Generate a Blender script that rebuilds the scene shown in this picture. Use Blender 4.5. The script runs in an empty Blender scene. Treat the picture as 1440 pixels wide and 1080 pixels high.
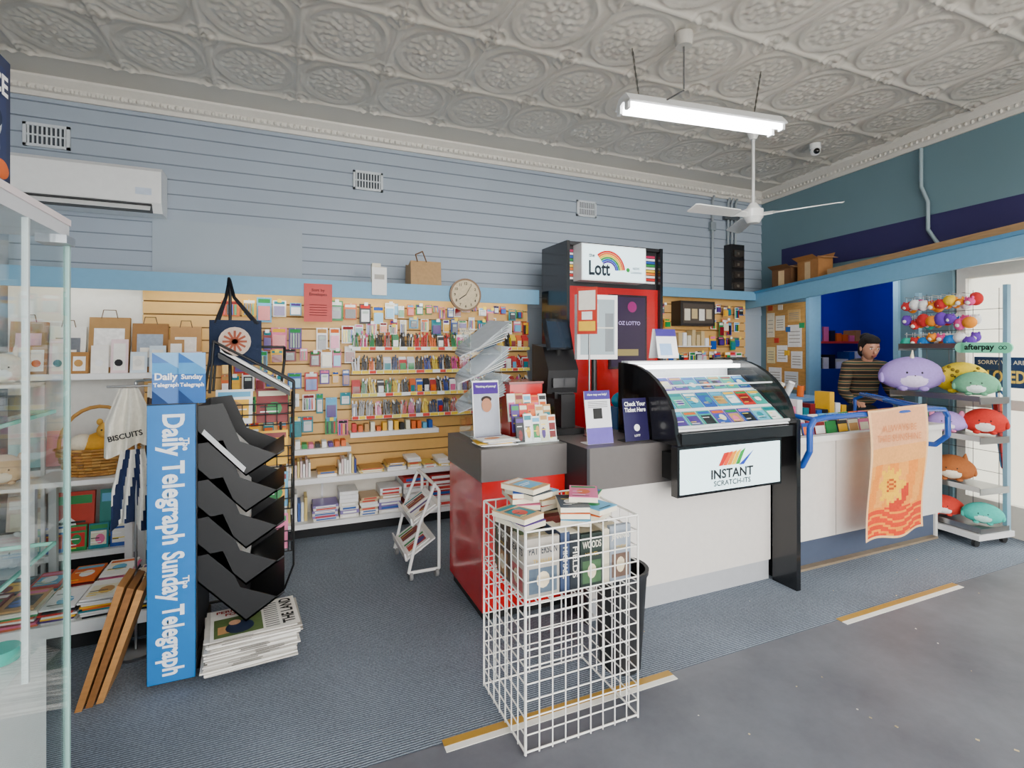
import bpy, math, random
import numpy as np
from mathutils import Vector, Matrix, Euler
R=random.Random(7)
COL=bpy.context.scene.collection
def C(h):
    h=h.lstrip('#'); o=[]
    if len(h)==3: h=h[0]*2+h[1]*2+h[2]*2
    for i in (0,2,4):
        c=int(h[i:i+2],16)/255; o.append(c/12.92 if c<=.04045 else ((c+.055)/1.055)**2.4)
    return tuple(o)
# ---------------------------------------------------------------- materials
MATS={}
def nt(name):
    m=bpy.data.materials.new(name); m.use_nodes=True; n=m.node_tree
    b=n.nodes['Principled BSDF']; return m,n,b
def attrmat(name,rough=.6,metal=0,emit=0,noise=.12,nscale=25,bump=0,bscale=200,coat=0):
    m,n,b=nt(name); a=n.nodes.new('ShaderNodeAttribute'); a.attribute_name='Col'
    tc=n.nodes.new('ShaderNodeTexCoord'); no=n.nodes.new('ShaderNodeTexNoise'); no.inputs['Scale'].default_value=nscale
    n.links.new(tc.outputs['Object'],no.inputs['Vector'])
    mr=n.nodes.new('ShaderNodeMapRange'); mr.inputs['To Min'].default_value=1-noise; mr.inputs['To Max'].default_value=1+noise
    n.links.new(no.outputs['Fac'],mr.inputs['Value'])
    mx=n.nodes.new('ShaderNodeVectorMath'); mx.operation='SCALE'
    n.links.new(a.outputs['Color'],mx.inputs[0]); n.links.new(mr.outputs[0],mx.inputs['Scale'])
    n.links.new(mx.outputs[0],b.inputs['Base Color'])
    b.inputs['Roughness'].default_value=rough; b.inputs['Metallic'].default_value=metal
    b.inputs['Coat Weight'].default_value=coat
    if emit:
        n.links.new(a.outputs['Color'],b.inputs['Emission Color']); b.inputs['Emission Strength'].default_value=emit
    if bump:
        n2=n.nodes.new('ShaderNodeTexNoise'); n2.inputs['Scale'].default_value=bscale
        n.links.new(tc.outputs['Object'],n2.inputs['Vector'])
        bp=n.nodes.new('ShaderNodeBump'); bp.inputs['Strength'].default_value=bump; bp.inputs['Distance'].default_value=.004
        n.links.new(n2.outputs['Fac'],bp.inputs['Height']); n.links.new(bp.outputs[0],b.inputs['Normal'])
    MATS[name]=m; return m
attrmat('matte',.75); attrmat('gloss',.22,noise=.04,coat=.3); attrmat('satin',.45,noise=.06)
attrmat('metal',.3,1,noise=.05); attrmat('sign',.4,emit=1.6,noise=.0); attrmat('screen',.2,emit=.6,noise=0)
attrmat('tube',.4,emit=34,noise=0); attrmat('strip',.4,emit=11,noise=0)
attrmat('fabric',.95,noise=.15,nscale=60,bump=.6,bscale=260); attrmat('wallpaint',.6,noise=.06,nscale=2.5,bump=.1,bscale=60)
attrmat('print',.5,noise=.25,nscale=40)
def glassmat():
    m,n,b=nt('glass'); n.nodes.remove(b); o=n.nodes['Material Output']
    t=n.nodes.new('ShaderNodeBsdfTransparent'); t.inputs[0].default_value=(.96,.985,.98,1)
    g=n.nodes.new('ShaderNodeBsdfGlossy'); g.inputs['Roughness'].default_value=.02
    f=n.nodes.new('ShaderNodeLayerWeight'); f.inputs[0].default_value=.5
    p=n.nodes.new('ShaderNodeMath'); p.operation='POWER'; p.inputs[1].default_value=4; n.links.new(f.outputs['Facing'],p.inputs[0])
    q=n.nodes.new('ShaderNodeMath'); q.operation='MULTIPLY_ADD'; q.inputs[1].default_value=.5; q.inputs[2].default_value=.025; n.links.new(p.outputs[0],q.inputs[0])
    x=n.nodes.new('ShaderNodeMixShader'); n.links.new(q.outputs[0],x.inputs[0]); n.links.new(t.outputs[0],x.inputs[1]); n.links.new(g.outputs[0],x.inputs[2])
    n.links.new(x.outputs[0],o.inputs[0]); MATS['glass']=m
glassmat()
def woodmat():
    m,n,b=nt('wood'); tc=n.nodes.new('ShaderNodeTexCoord'); mp=n.nodes.new('ShaderNodeMapping'); mp.inputs['Scale'].default_value=(3,3,22)
    no=n.nodes.new('ShaderNodeTexNoise'); no.inputs['Scale'].default_value=3; no.inputs['Detail'].default_value=6
    a=n.nodes.new('ShaderNodeAttribute'); a.attribute_name='Col'
    mr=n.nodes.new('ShaderNodeMapRange'); mr.inputs['To Min'].default_value=.6; mr.inputs['To Max'].default_value=1.35
    mx=n.nodes.new('ShaderNodeVectorMath'); mx.operation='SCALE'
    n.links.new(tc.outputs['Object'],mp.inputs[0]); n.links.new(mp.outputs[0],no.inputs['Vector']); n.links.new(no.outputs['Fac'],mr.inputs['Value'])
    n.links.new(a.outputs['Color'],mx.inputs[0]); n.links.new(mr.outputs[0],mx.inputs['Scale']); n.links.new(mx.outputs[0],b.inputs['Base Color'])
    b.inputs['Roughness'].default_value=.5; MATS['wood']=m
woodmat()
def carpetmat():
    m,n,b=nt('carpet'); tc=n.nodes.new('ShaderNodeTexCoord'); w=n.nodes.new('ShaderNodeTexWave'); w.wave_type='BANDS'; w.bands_direction='Y'
    w.inputs['Scale'].default_value=26; w.inputs['Distortion'].default_value=.6; w.inputs['Detail'].default_value=2; w.inputs['Detail Scale'].default_value=6
    n.links.new(tc.outputs['Object'],w.inputs['Vector'])
    no=n.nodes.new('ShaderNodeTexNoise'); no.inputs['Scale'].default_value=120; n.links.new(tc.outputs['Object'],no.inputs['Vector'])
    n3=n.nodes.new('ShaderNodeTexNoise'); n3.inputs['Scale'].default_value=1.3; n3.inputs['Detail'].default_value=5; n.links.new(tc.outputs['Object'],n3.inputs['Vector'])
    ad=n.nodes.new('ShaderNodeMath'); ad.operation='MULTIPLY'; n.links.new(w.outputs['Fac'],ad.inputs[0]); n.links.new(no.outputs['Fac'],ad.inputs[1])
    cr=n.nodes.new('ShaderNodeValToRGB'); cr.color_ramp.elements[0].color=(*C('#3a424e'),1); cr.color_ramp.elements[1].color=(*C('#96a2b0'),1); cr.color_ramp.elements[1].position=.6
    n.links.new(ad.outputs[0],cr.inputs[0])
    mr=n.nodes.new('ShaderNodeMapRange'); mr.inputs['To Min'].default_value=.65; mr.inputs['To Max'].default_value=1.35; n.links.new(n3.outputs['Fac'],mr.inputs['Value'])
    mx=n.nodes.new('ShaderNodeVectorMath'); mx.operation='SCALE'; n.links.new(cr.outputs[0],mx.inputs[0]); n.links.new(mr.outputs[0],mx.inputs['Scale'])
    n.links.new(mx.outputs[0],b.inputs['Base Color']); b.inputs['Roughness'].default_value=.95
    bp=n.nodes.new('ShaderNodeBump'); bp.inputs['Strength'].default_value=.5; bp.inputs['Distance'].default_value=.006
    n.links.new(ad.outputs[0],bp.inputs['Height']); n.links.new(bp.outputs[0],b.inputs['Normal']); MATS['carpet']=m
carpetmat()
def vinylmat():
    m,n,b=nt('vinyl'); tc=n.nodes.new('ShaderNodeTexCoord')
    no=n.nodes.new('ShaderNodeTexNoise'); no.inputs['Scale'].default_value=2.2; no.inputs['Detail'].default_value=10; no.inputs['Roughness'].default_value=.65; n.links.new(tc.outputs['Object'],no.inputs['Vector'])
    cr=n.nodes.new('ShaderNodeValToRGB'); cr.color_ramp.elements[0].color=(*C('#4e5058'),1); cr.color_ramp.elements[0].position=.3; cr.color_ramp.elements[1].color=(*C('#6d7078'),1); cr.color_ramp.elements[1].position=.7
    n.links.new(no.outputs['Fac'],cr.inputs[0]); n.links.new(cr.outputs[0],b.inputs['Base Color'])
    b.inputs['Roughness'].default_value=.5; MATS['vinyl']=m
vinylmat()
# ---------------------------------------------------------------- mesh builder
class MB:
    def __init__(s,M=None): s.v=[];s.f=[];s.c=[];s.m=[];s.s=[];s.M=M
    def add(s,vs,fs,col,mat='matte',smooth=False):
        b=len(s.v)
        if isinstance(col,str): col=C(col)
        for p in vs:
            p=Vector(p)
            if s.M is not None: p=s.M@p
            s.v.append(p)
        for f in fs:
            s.f.append([b+i for i in f]); s.c.append(col); s.m.append(mat); s.s.append(smooth)
    def box(s,x0,x1,y0,y1,z0,z1,col,mat='matte'):
        s.add([(x0,y0,z0),(x1,y0,z0),(x1,y1,z0),(x0,y1,z0),(x0,y0,z1),(x1,y0,z1),(x1,y1,z1),(x0,y1,z1)],
              [(3,2,1,0),(4,5,6,7),(0,1,5,4),(1,2,6,5),(2,3,7,6),(3,0,4,7)],col,mat)
    def obox(s,c,size,rot,col,mat='matte'):
        m=Matrix.Translation(c)@Euler(rot).to_matrix().to_4x4(); a,b,d=[q/2 for q in size]
        vs=[m@Vector(p) for p in [(-a,-b,-d),(a,-b,-d),(a,b,-d),(-a,b,-d),(-a,-b,d),(a,-b,d),(a,b,d),(-a,b,d)]]
        s.add(vs,[(3,2,1,0),(4,5,6,7),(0,1,5,4),(1,2,6,5),(2,3,7,6),(3,0,4,7)],col,mat)
    def cyl(s,p,q,r,col,mat='matte',n=10,r2=None,caps=True):
        p=Vector(p);q=Vector(q);d=(q-p)
        if d.length<1e-6:return
        d.normalize(); a=d.orthogonal().normalized(); b=d.cross(a); r2=r if r2 is None else r2
        vs=[]
        for k in range(n):
            t=2*math.pi*k/n; e=a*math.cos(t)+b*math.sin(t); vs.append(p+e*r); vs.append(q+e*r2)
        fs=[(2*k,2*((k+1)%n),2*((k+1)%n)+1,2*k+1) for k in range(n)]
        s.add(vs,fs,col,mat,True)
        if caps:
            s.add([vs[2*k] for k in range(n)],[tuple(range(n-1,-1,-1))],col,mat); s.add([vs[2*k+1] for k in range(n)],[tuple(range(n))],col,mat)
    def tube(s,pts,r,col,mat='satin',n=8):
        for a,b in zip(pts[:-1],pts[1:]): s.cyl(a,b,r,col,mat,n)
        for p in pts[1:-1]: s.ell(p,(r,r,r),col,mat,6,5)
    def ell(s,c,rad,col,mat='matte',nu=16,nv=10,rot=None,fn=None):
        m=Matrix.Translation(c)@(Euler(rot).to_matrix().to_4x4() if rot else Matrix())
        vs=[];fs=[]
        for j in range(nv+1):
            ph=math.pi*j/nv
            for i in range(nu):
                th=2*math.pi*i/nu; p=(math.sin(ph)*math.cos(th),math.sin(ph)*math.sin(th),math.cos(ph))
                if fn: p=fn(*p)
                vs.append(m@Vector((p[0]*rad[0],p[1]*rad[1],p[2]*rad[2])))
        for j in range(nv):
            for i in range(nu):
                a=j*nu+i;b=j*nu+(i+1)%nu; fs.append((a,a+nu,b+nu,b))
        s.add(vs,fs,col,mat,True)
    def prism(s,poly,axis,c0,c1,col,mat='matte',smooth=False):
        def P(a,b,c): return {'x':(c,a,b),'y':(a,c,b),'z':(a,b,c)}[axis]
        n=len(poly); vs=[P(a,b,c0) for a,b in poly]+[P(a,b,c1) for a,b in poly]
        s.add(vs,[tuple(range(n-1,-1,-1)),tuple(range(n,2*n))],col,mat)
        s.add(vs,[(i,(i+1)%n,n+(i+1)%n,n+i) for i in range(n)],col,mat,smooth)
    def q(s,o,r,u,x0,x1,y0,y1,off,col,mat='matte'):
        o=Vector(o);r=Vector(r);u=Vector(u);n=r.cross(u).normalized()
        s.add([o+r*x0+u*y0+n*off,o+r*x1+u*y0+n*off,o+r*x1+u*y1+n*off,o+r*x0+u*y1+n*off],[(0,1,2,3)],col,mat)
    def disc(s,c,r,u,rad,off,col,mat='matte',ry=None,a0=0,a1=360,rin=0,n=24):
        c=Vector(c);r=Vector(r);u=Vector(u);nn=r.cross(u).normalized(); ry=rad if ry is None else ry
        A=[math.radians(a0+(a1-a0)*k/n) for k in range(n+1)]
        o=[c+r*rad*math.cos(a)+u*ry*math.sin(a)+nn*off for a in A]
        if rin: 
            i=[c+r*rin*math.cos(a)+u*rin*ry/rad*math.sin(a)+nn*off for a in A]
            s.add(o+i,[(k,k+1,n+2+k,n+1+k) for k in range(n)],col,mat)
        else: s.add([c+nn*off]+o,[(0,k+1,k+2) for k in range(n)],col,mat)
    def slab(s,o,r,u,w,h,th,col,mat='matte'):
        o=Vector(o);r=Vector(r);u=Vector(u);n=r.cross(u).normalized()
        f=[o,o+r*w,o+r*w+u*h,o+u*h]; b=[p-n*th for p in f]
        s.add(f+b,[(0,1,2,3),(7,6,5,4),(0,4,5,1),(1,5,6,2),(2,6,7,3),(3,7,4,0)],col,mat)
    def cover(s,o,r,u,w,h,th=.006,base=None,seed=None,mat='satin'):
        g=random.Random(seed if seed is not None else R.random()); base=base or g.choice(PAL)
        s.slab(o,r,u,w,h,th,base,mat)
        k=g.random()
        s.q(o,r,u,.06*w,.94*w,.78*h,.93*h,.0007,g.choice(PAL),mat)
        if k<.6: s.q(o,r,u,.1*w,.9*w,.15*h,.7*h,.0007,g.choice(PAL),mat)
        if k>.3: s.disc(Vector(o)+Vector(r)*w*g.uniform(.35,.65)+Vector(u)*h*g.uniform(.3,.5),r,u,w*.25,.0014,g.choice(PAL),mat,ry=h*.2,n=10)
        for i in range(3): 
            yy=g.uniform(.05,.7); s.q(o,r,u,.12*w,g.uniform(.4,.85)*w,yy*h,(yy+.035)*h,.002,g.choice(['#ffffff','#222222','#ffe040']),mat)
    def text(s,t,c,r,u,col,width=None,height=None,mat='matte',off=.001,bold=.012):
        cu=bpy.data.curves.new('t','FONT'); cu.body=t; cu.align_x='CENTER'; cu.offset=bold; cu.resolution_u=3
        ob=bpy.data.objects.new('t',cu); COL.objects.link(ob); bpy.context.view_layer.update()
        me=bpy.data.meshes.new_from_object(ob.evaluated_get(bpy.context.evaluated_depsgraph_get()))
        vs=[v.co.copy() for v in me.vertices]; fs=[tuple(p.vertices) for p in me.polygons]
        bpy.data.objects.remove(ob); bpy.data.curves.remove(cu); bpy.data.meshes.remove(me)
        if not vs:return
        x0=min(v.x for v in vs);x1=max(v.x for v in vs);y0=min(v.y for v in vs);y1=max(v.y for v in vs)
        sx=width/(x1-x0) if width else None; sy=height/(y1-y0) if height else None
        sx=sx or sy; sy=sy or sx
        c=Vector(c);r=Vector(r);u=Vector(u);n=r.cross(u).normalized()
        s.add([c+r*(v.x-(x0+x1)/2)*sx+u*(v.y-(y0+y1)/2)*sy+n*off for v in vs],fs,col,mat)
    def build(s,name,parent=None):
        V=np.array([tuple(p) for p in s.v]); o=np.array([(V[:,0].min()+V[:,0].max())/2,(V[:,1].min()+V[:,1].max())/2,V[:,2].min()])
        if parent: o=np.zeros(3)
        me=bpy.data.meshes.new(name); me.from_pydata([tuple(p) for p in V-o],[],s.f)
        names=sorted(set(s.m)); idx={k:i for i,k in enumerate(names)}
        for k in names: me.materials.append(MATS[k])
        me.polygons.foreach_set('material_index',[idx[k] for k in s.m]); me.polygons.foreach_set('use_smooth',s.s)
        ca=me.color_attributes.new('Col','FLOAT_COLOR','CORNER'); arr=[]
        for f,c in zip(s.f,s.c): arr+= [c[0],c[1],c[2],1.0]*len(f)
        ca.data.foreach_set('color',arr); me.update()
        ob=bpy.data.objects.new(name,me); ob.location=tuple(o); COL.objects.link(ob)
        if parent: ob.parent=parent
        return ob
PAL=['#c8231b','#f2f0ea','#1c4fa8','#f2b81c','#1c8a44','#dc6418','#1b1b1f','#5fb0d8','#e06a98','#4a2a80','#f7f7f7','#c09050','#087f8c','#7c1218','#e8e2c8']
X_=(1,0,0);Z_=(0,0,1);Y_=(0,1,0);NX=(-1,0,0);NY=(0,-1,0)
# ---------------------------------------------------------------- room
H=3.45; YB=4.85; XL=-1.8; YF=-2.2
BLUE='#a1adbb'
m=MB()
m.box(XL-.15,5.72,YB+.02,YB+.17,0,H,BLUE,'wallpaint')
z=1.9
while z<3.34:
    m.add([(XL,YB-.012,z),(5.6,YB-.012,z),(5.6,YB+.0,z+.108),(XL,YB+.0,z+.108),(XL,YB+.02,z),(5.6,YB+.02,z)],[(0,1,2,3),(4,5,1,0)],BLUE,'wallpaint')
    m.box(XL,5.6,YB-.001,YB+.02,z+.108,z+.115,'#78818c','wallpaint'); z+=.115
m.box(XL,5.6,YB,YB+.02,0,1.9,BLUE,'wallpaint')
m.box(-.94,.14,YB-.02,YB-.012,2.06,2.5,'#a2aeb9','wallpaint')
m.build('wall_back')
m=MB(); m.box(XL-.15,XL,YF,YB+.02,0,H,BLUE,'wallpaint'); m.build('wall_left')
m=MB()
m.box(XL-.15,-1.4,YF-.15,YF,0,H,BLUE,'wallpaint'); m.box(4.4,5.0,YF-.15,YF,0,H,BLUE,'wallpaint')
m.box(-1.4,4.4,YF-.15,YF,0,.25,BLUE,'wallpaint'); m.box(-1.4,4.4,YF-.15,YF,3.1,H,BLUE,'wallpaint'); m.build('wall_front')
m=MB()
for x in (-1.38,.5,2.45,4.36): m.box(x,x+.05,YF-.12,YF-.05,.25,3.1,'#c9ccd0','satin')
m.box(-1.4,4.4,YF-.12,YF-.05,.25,.31,'#c9ccd0','satin'); m.box(-1.4,4.4,YF-.12,YF-.05,3.04,3.1,'#c9ccd0','satin'); m.build('window_1')
# right wall frame
ex=Vector((-.126,-.992,0)).normalized(); ey=Vector((-ex.y,ex.x,0)); 
MW=Matrix.Translation((5.57,YB,0))@Matrix(((ex.x,ey.x,0,0),(ex.y,ey.y,0,0),(0,0,1,0),(0,0,0,1)))
TEAL='#68858f'
m=MB(MW)
m.box(0,.716,0,.15,0,H,TEAL,'wallpaint'); m.box(.716,4.3,0,.15,2.2,H,TEAL,'wallpaint'); m.box(1.784,2.243,0,.15,0,2.2,TEAL,'wallpaint')
m.box(4.3,7.2,0,.15,0,H,TEAL,'wallpaint'); m.box(.35,4.3,-.012,0,2.40,2.68,'#2b2658','wallpaint')
m.box(.716,.76,-.02,.15,0,2.2,'#7fb0cc','satin'); m.box(1.74,1.79,-.03,.15,0,2.2,'#8fbcd4','satin')
m.build('wall_right')
# ceiling
def ceiling():
    TX,TY=.555,.67; nx,ny=44,50; Y1=4.425
    kx0=math.floor((XL-.0825)/TX); x0=.0825+kx0*TX; NXT=14; NYT=6
    xs=np.linspace(x0,x0+NXT*TX,NXT*nx+1); ys=np.linspace(Y1-NYT*TY,Y1,NYT*ny+1)
    Xg,Yg=np.meshgrid(xs,ys,indexing='ij')
    a=((Xg-x0)/TX%1)*2-1; b=((Yg-(Y1-NYT*TY))/TY%1)*2-1
    r=np.hypot(a,b); th=np.arctan2(b,a); mx=np.maximum(abs(a),abs(b)); G=lambda x,c,w:np.exp(-((x-c)/w)**2)
    h=1.2*G(mx,1,.045)+.4*G(mx,.91,.022)+.75*G(r,.87,.028)+.5*G(r,.79,.022)
    h+=.9*G(r,.30,.07)*(.5+.5*np.cos(8*th))+1.0*G(r,0,.07)+.5*G(r,.15,.03)+.7*G(r,.45,.045)*(.5+.5*np.cos(16*th+1))
    h+=.6*G(r,.6,.05)*(.5+.5*np.cos(16*th+r*14))
    rc=np.hypot(1-abs(a),1-abs(b)); h+=.6*G(rc,.34,.03)+.8*G(rc,.16,.06)*(.5+.5*np.cos(8*np.arctan2(1-abs(b),1-abs(a))))
    h+=.3*np.sin(a*24)*np.sin(b*24)*(G(r,.68,.06)+.8*G(rc,.24,.05))
    Zg=H-.018*h
    V=np.stack([Xg,Yg,Zg],-1).reshape(-1,3); A,B=Xg.shape
    i=np.arange(A*B).reshape(A,B); F=np.stack([i[:-1,:-1],i[:-1,1:],i[1:,1:],i[1:,:-1]],-1).reshape(-1,4)
    e=len(V); yb=Y1-NYT*TY; xa,xb=xs[0],xs[-1]
    ext=[(xa,Y1,H-.015),(xb,Y1,H-.015),(xb,YB+.1,H-.015),(xa,YB+.1,H-.015),(xa,YF-.2,H),(xb,YF-.2,H),(xb,yb,H),(xa,yb,H),
         (xa,YF-.2,H+.06),(xb,YF-.2,H+.06),(xb,YB+.1,H+.06),(xa,YB+.1,H+.06)]
    V=np.vstack([V,ext]); faces=F.tolist()+[[e,e+3,e+2,e+1],[e+4,e+7,e+6,e+5],[e+8,e+9,e+10,e+11]]
    me=bpy.data.meshes.new('ceiling'); me.from_pydata(V.tolist(),[],faces)
    me.polygons.foreach_set('use_smooth',[True]*len(faces))
    mt,n,bs=nt('pressed_metal'); tc=n.nodes.new('ShaderNodeTexCoord'); no=n.nodes.new('ShaderNodeTexNoise'); no.inputs['Scale'].default_value=1.5; no.inputs['Detail'].default_value=5
    n.links.new(tc.outputs['Object'],no.inputs['Vector']); cr=n.nodes.new('ShaderNodeValToRGB')
    cr.color_ramp.elements[0].color=(*C('#c6bfb2'),1); cr.color_ramp.elements[1].color=(*C('#dfd9ce'),1); n.links.new(no.outputs['Fac'],cr.inputs[0]); n.links.new(cr.outputs[0],bs.inputs['Base Color'])
    bs.inputs['Roughness'].default_value=.36; me.materials.append(mt)
    ob=bpy.data.objects.new('ceiling',me); COL.objects.link(ob)
ceiling()
def cornice(name,M,x0,x1):
    m=MB(M); CR='#d8d3c9'
    m.prism([(0,3.31),(-.02,3.31),(-.03,3.34),(-.05,3.35),(-.06,3.38),(-.1,3.42),(-.11,3.45),(0,3.45)],'x',x0,x1,CR,'satin')
    x=x0+.03
    while x<x1-.03: m.ell((x,-.055,3.362),(.016,.014,.02),CR,'satin',6,4); x+=.05
    m.build(name)
cornice('trim_1',Matrix.Translation((0,YB-.012,0)),XL,5.56)
cornice('trim_2',MW,0.0,6.9)
# floors
m=MB(); m.box(XL-.15,5.72,1.92,YB+.17,-.06,0,'#555555','carpet'); m.build('floor_carpet')
m=MB(); m.box(XL-.15,5.72,YF-.15,1.92,-.06,0,'#555555','vinyl'); m.build('floor')
m=MB()
for a,b in ((.55,1.63),(2.79,3.89)): 
    m.box(a,b,1.87,1.9,0,.002,'#e9e6dc'); m.box(a,b,1.9,1.935,0,.003,'#a8802c','satin')
m.build('floor_tape')
m=MB()
for k in range(50):
    x=R.uniform(1,4.6);y=R.uniform(.3,2.35); s_=R.uniform(.003,.008); m.obox((x,y,.0015),(s_,s_*R.uniform(.5,2),.002),(0,0,R.random()*3),R.choice(['#c9b890','#e8e4da','#a89a7a']))
m.build('floor_crumbs')
# outside
m=MB(); m.box(-14,20,-16,16,-.12,-.07,'#d6d2ca'); m.build('ground')
m=MB(); m.box(8.0,11,-8,9,-.069,-.05,'#6a6862'); m.build('footpath')
m=MB(); m.box(9,9.3,-10,9,-.05,4.2,'#75695a','wallpaint'); m.box(8.6,9,-10,9,2.6,2.75,'#4a3626','satin')
for k in range(8): m.box(8.95,9,-9+k*2.2,-7.6+k*2.2,.6,2.2,'#2c3438','gloss')
m.build('neighbouring_building')
# blue back room
m=MB(MW); RB='#1626c4'
m.box(-.6,2.2,2.2,2.3,0,2.7,RB,'wallpaint'); m.box(-.6,-.5,.4,2.2,0,2.7,RB,'wallpaint'); m.box(-.5,.3,.3,.4,0,2.7,RB,'wallpaint'); m.box(.2,.3,.16,.3,0,2.7,RB,'wallpaint'); m.box(2.1,2.15,.16,2.2,0,2.7,RB,'wallpaint'); m.box(2.15,2.2,.16,2.3,0,2.75,'#ddd6c8','wallpaint')
m.box(-.6,2.15,.16,2.3,2.7,2.75,'#aab4c8'); m.box(-.6,2.15,.16,2.3,-.05,0,'#444a52'); m.build('wall_storeroom')
m=MB(MW)
m.box(-.48,-.2,.5,2.1,.0,1.2,'#1c2f96','satin'); m.box(-.48,-.2,.5,2.1,1.55,1.58,'#d03a30','satin')
for zz in (1.2,1.58):
    for k in range(13): m.box(-.42,-.22,.55+k*.115,.64+k*.115,zz,zz+.08+R.random()*.17,R.choice(PAL),'satin')
for k in range(3): m.box(.5+k*.5,.85+k*.5,2.17,2.19,1.5,1.95,['#d8542c','#e8e4da','#f2b81c'][k],'satin')
m.build('storeroom_shelf')
m=MB(MW); m.box(.2,1.4,1.0,1.1,2.62,2.68,'#eeeeee','satin'); m.cyl((.22,1.05,2.60),(1.38,1.05,2.60),.018,'#ffffff','tube'); m.build('storeroom_tube_light')
# glass doors right
for k,(a,b) in enumerate(((2.26,3.22),(3.24,4.25))):
    m=MB(MW); F='#d3cdc1'
    m.box(a,a+.07,.02,.09,0,2.18,F,'satin'); m.box(b-.07,b,.02,.09,0,2.18,F,'satin'); m.box(a+.07,b-.07,.02,.09,2.08,2.18,F,'satin'); m.box(a+.07,b-.07,.02,.09,0,.25,F,'satin'); m.box(a+.07,b-.07,.02,.09,1.0,1.08,F,'satin')
    m.box(a+.07,b-.07,.05,.056,.25,2.08,'#ffffff','glass'); m.box(b-.13,b-.10,-.04,-.02,.95,1.25,'#bbb','metal'); m.box(b-.13,b-.10,-.02,.02,.95,.98,'#bbb','metal'); m.box(b-.13,b-.10,-.02,.02,1.22,1.25,'#bbb','metal')
    m.build('door_%d'%(k+1))
# ledge + fascia on right wall
m=MB(MW)
zf=lambda t:2.12+.065*t
def slant(m,t0,t1,y0,y1,za,zb,col,mat='satin'):
    vs=[(t,y,zf(t)+z) for z in (za,zb) for (t,y) in ((t0,y0),(t1,y0),(t1,y1),(t0,y1))]
    m.add(vs,[(3,2,1,0),(4,5,6,7),(0,1,5,4),(1,2,6,5),(2,3,7,6),(3,0,4,7)],col,mat)
slant(m,.02,3.3,-.34,-.31,-.16,.03,'#6fa6c6'); slant(m,.02,3.3,-.31,-.013,-.02,.0,'#8aa9b8'); slant(m,.02,3.3,-.36,-.34,.0,.03,'#4f87ab')
m.cyl((.75,-.28,2.06),(2.05,-.28,2.15),.02,'#ffffff','strip'); m.box(.7,.74,-.31,-.25,2.03,2.14,'#eee'); m.box(2.06,2.1,-.31,-.25,2.12,2.23,'#eee')
m.build('shelf_canopy')
def carton(name,t,y,w,d,h,rot,col='#a9743f',flap=True):
    m=MB(MW@Matrix.Translation((t,y,zf(t)+.012))@Matrix.Rotation(rot,4,'Z'))
    m.box(-w/2,w/2,-d/2,-d/2+.006,0,h,col);m.box(-w/2,w/2,d/2-.006,d/2,0,h,col);m.box(-w/2,-w/2+.006,-d/2,d/2,0,h,col);m.box(w/2-.006,w/2,-d/2,d/2,0,h,col);m.box(-w/2,w/2,-d/2,d/2,0,.006,col)
    m.obox((0,-d/2-.03,h+.015),(w,.09,.004),(-.5,0,0),col); m.obox((0,d/2+.01,h+.03),(w,.07,.004),(1.1,0,0),col); m.obox((w/2+.03,0,h+.01),(.08,d,.004),(0,.3,0),'#b98450')
    m.box(-.04,.04,-d/2-.001,-d/2,.02,h-.02,'#d9b98a'); m.build(name)
carton('cardboard_box',.62,-.19,.26,.18,.22,.08,'#6d4a2c'); carton('cardboard_box',1.0,-.19,.3,.18,.24,-.1)
m=MB(MW)
for k in range(3): slant(m,1.25+.1*k,3.25,-.29+.07*k,-.23+.07*k,.015,.10,['#a5835a','#b8946a','#94704a'][k],'wood')
m.build('timber_planks')
# wall conduit right
m=MB(MW); m.tube([(2.0,-.03,3.3),(2.0,-.03,2.95),(2.06,-.03,2.8),(2.06,-.03,2.55),(2.15,-.03,2.4)],.016,'#8fa3aa'); m.build('conduit_pipe')
m=MB()
for x,zb in ((4.72,2.2),(4.97,2.75),(5.03,2.75),(5.09,2.75)): m.tube([(x,YB-.04,zb),(x,YB-.04,3.25),(x+.02,YB-.05,3.32)],.014,'#9aa4aa')
m.box(4.68,4.76,YB-.06,YB-.02,2.9,3.0,'#8b969c'); m.box(4.9,5.13,YB-.07,YB-.02,3.05,3.15,'#4a5056'); m.build('conduit_pipe')
m=MB(); m.box(4.93,5.14,YB-.13,YB-.014,2.18,2.74,'#1c1a1a','satin'); 
for k in range(4): m.box(4.96,5.11,YB-.15,YB-.13,2.20+k*.13,2.28+k*.13,'#3a3430','gloss'); m.box(5.0,5.03,YB-.16,YB-.15,2.22+k*.13,2.25+k*.13,'#5a5248')
m.build('switchboard')
def vent(x,z,w,h):
    m=MB(); y=YB-.012; m.box(x-w/2,x+w/2,y-.02,y,z-h/2,z-h/2+.02,'#cdd3d8');m.box(x-w/2,x+w/2,y-.02,y,z+h/2-.02,z+h/2,'#cdd3d8');m.box(x-w/2,x-w/2+.02,y-.02,y,z-h/2,z+h/2,'#cdd3d8');m.box(x+w/2-.02,x+w/2,y-.02,y,z-h/2,z+h/2,'#cdd3d8')
    m.box(x-w/2+.02,x+w/2-.02,y-.006,y,z-h/2+.02,z+h/2-.02,'#3a4048')
    for k in range(9): xx=x-w/2+.03+k*(w-.06)/8; m.box(xx-.005,xx+.005,y-.016,y-.006,z-h/2+.02,z+h/2-.02,'#cdd3d8')
    m.box(x-w/2+.02,x+w/2-.02,y-.017,y-.006,z-.005,z+.005,'#cdd3d8'); m.build('wall_vent')
vent(.69,2.99,.26,.17); vent(2.97,2.98,.24,.17); vent(-1.58,3.03,.27,.17)
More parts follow.
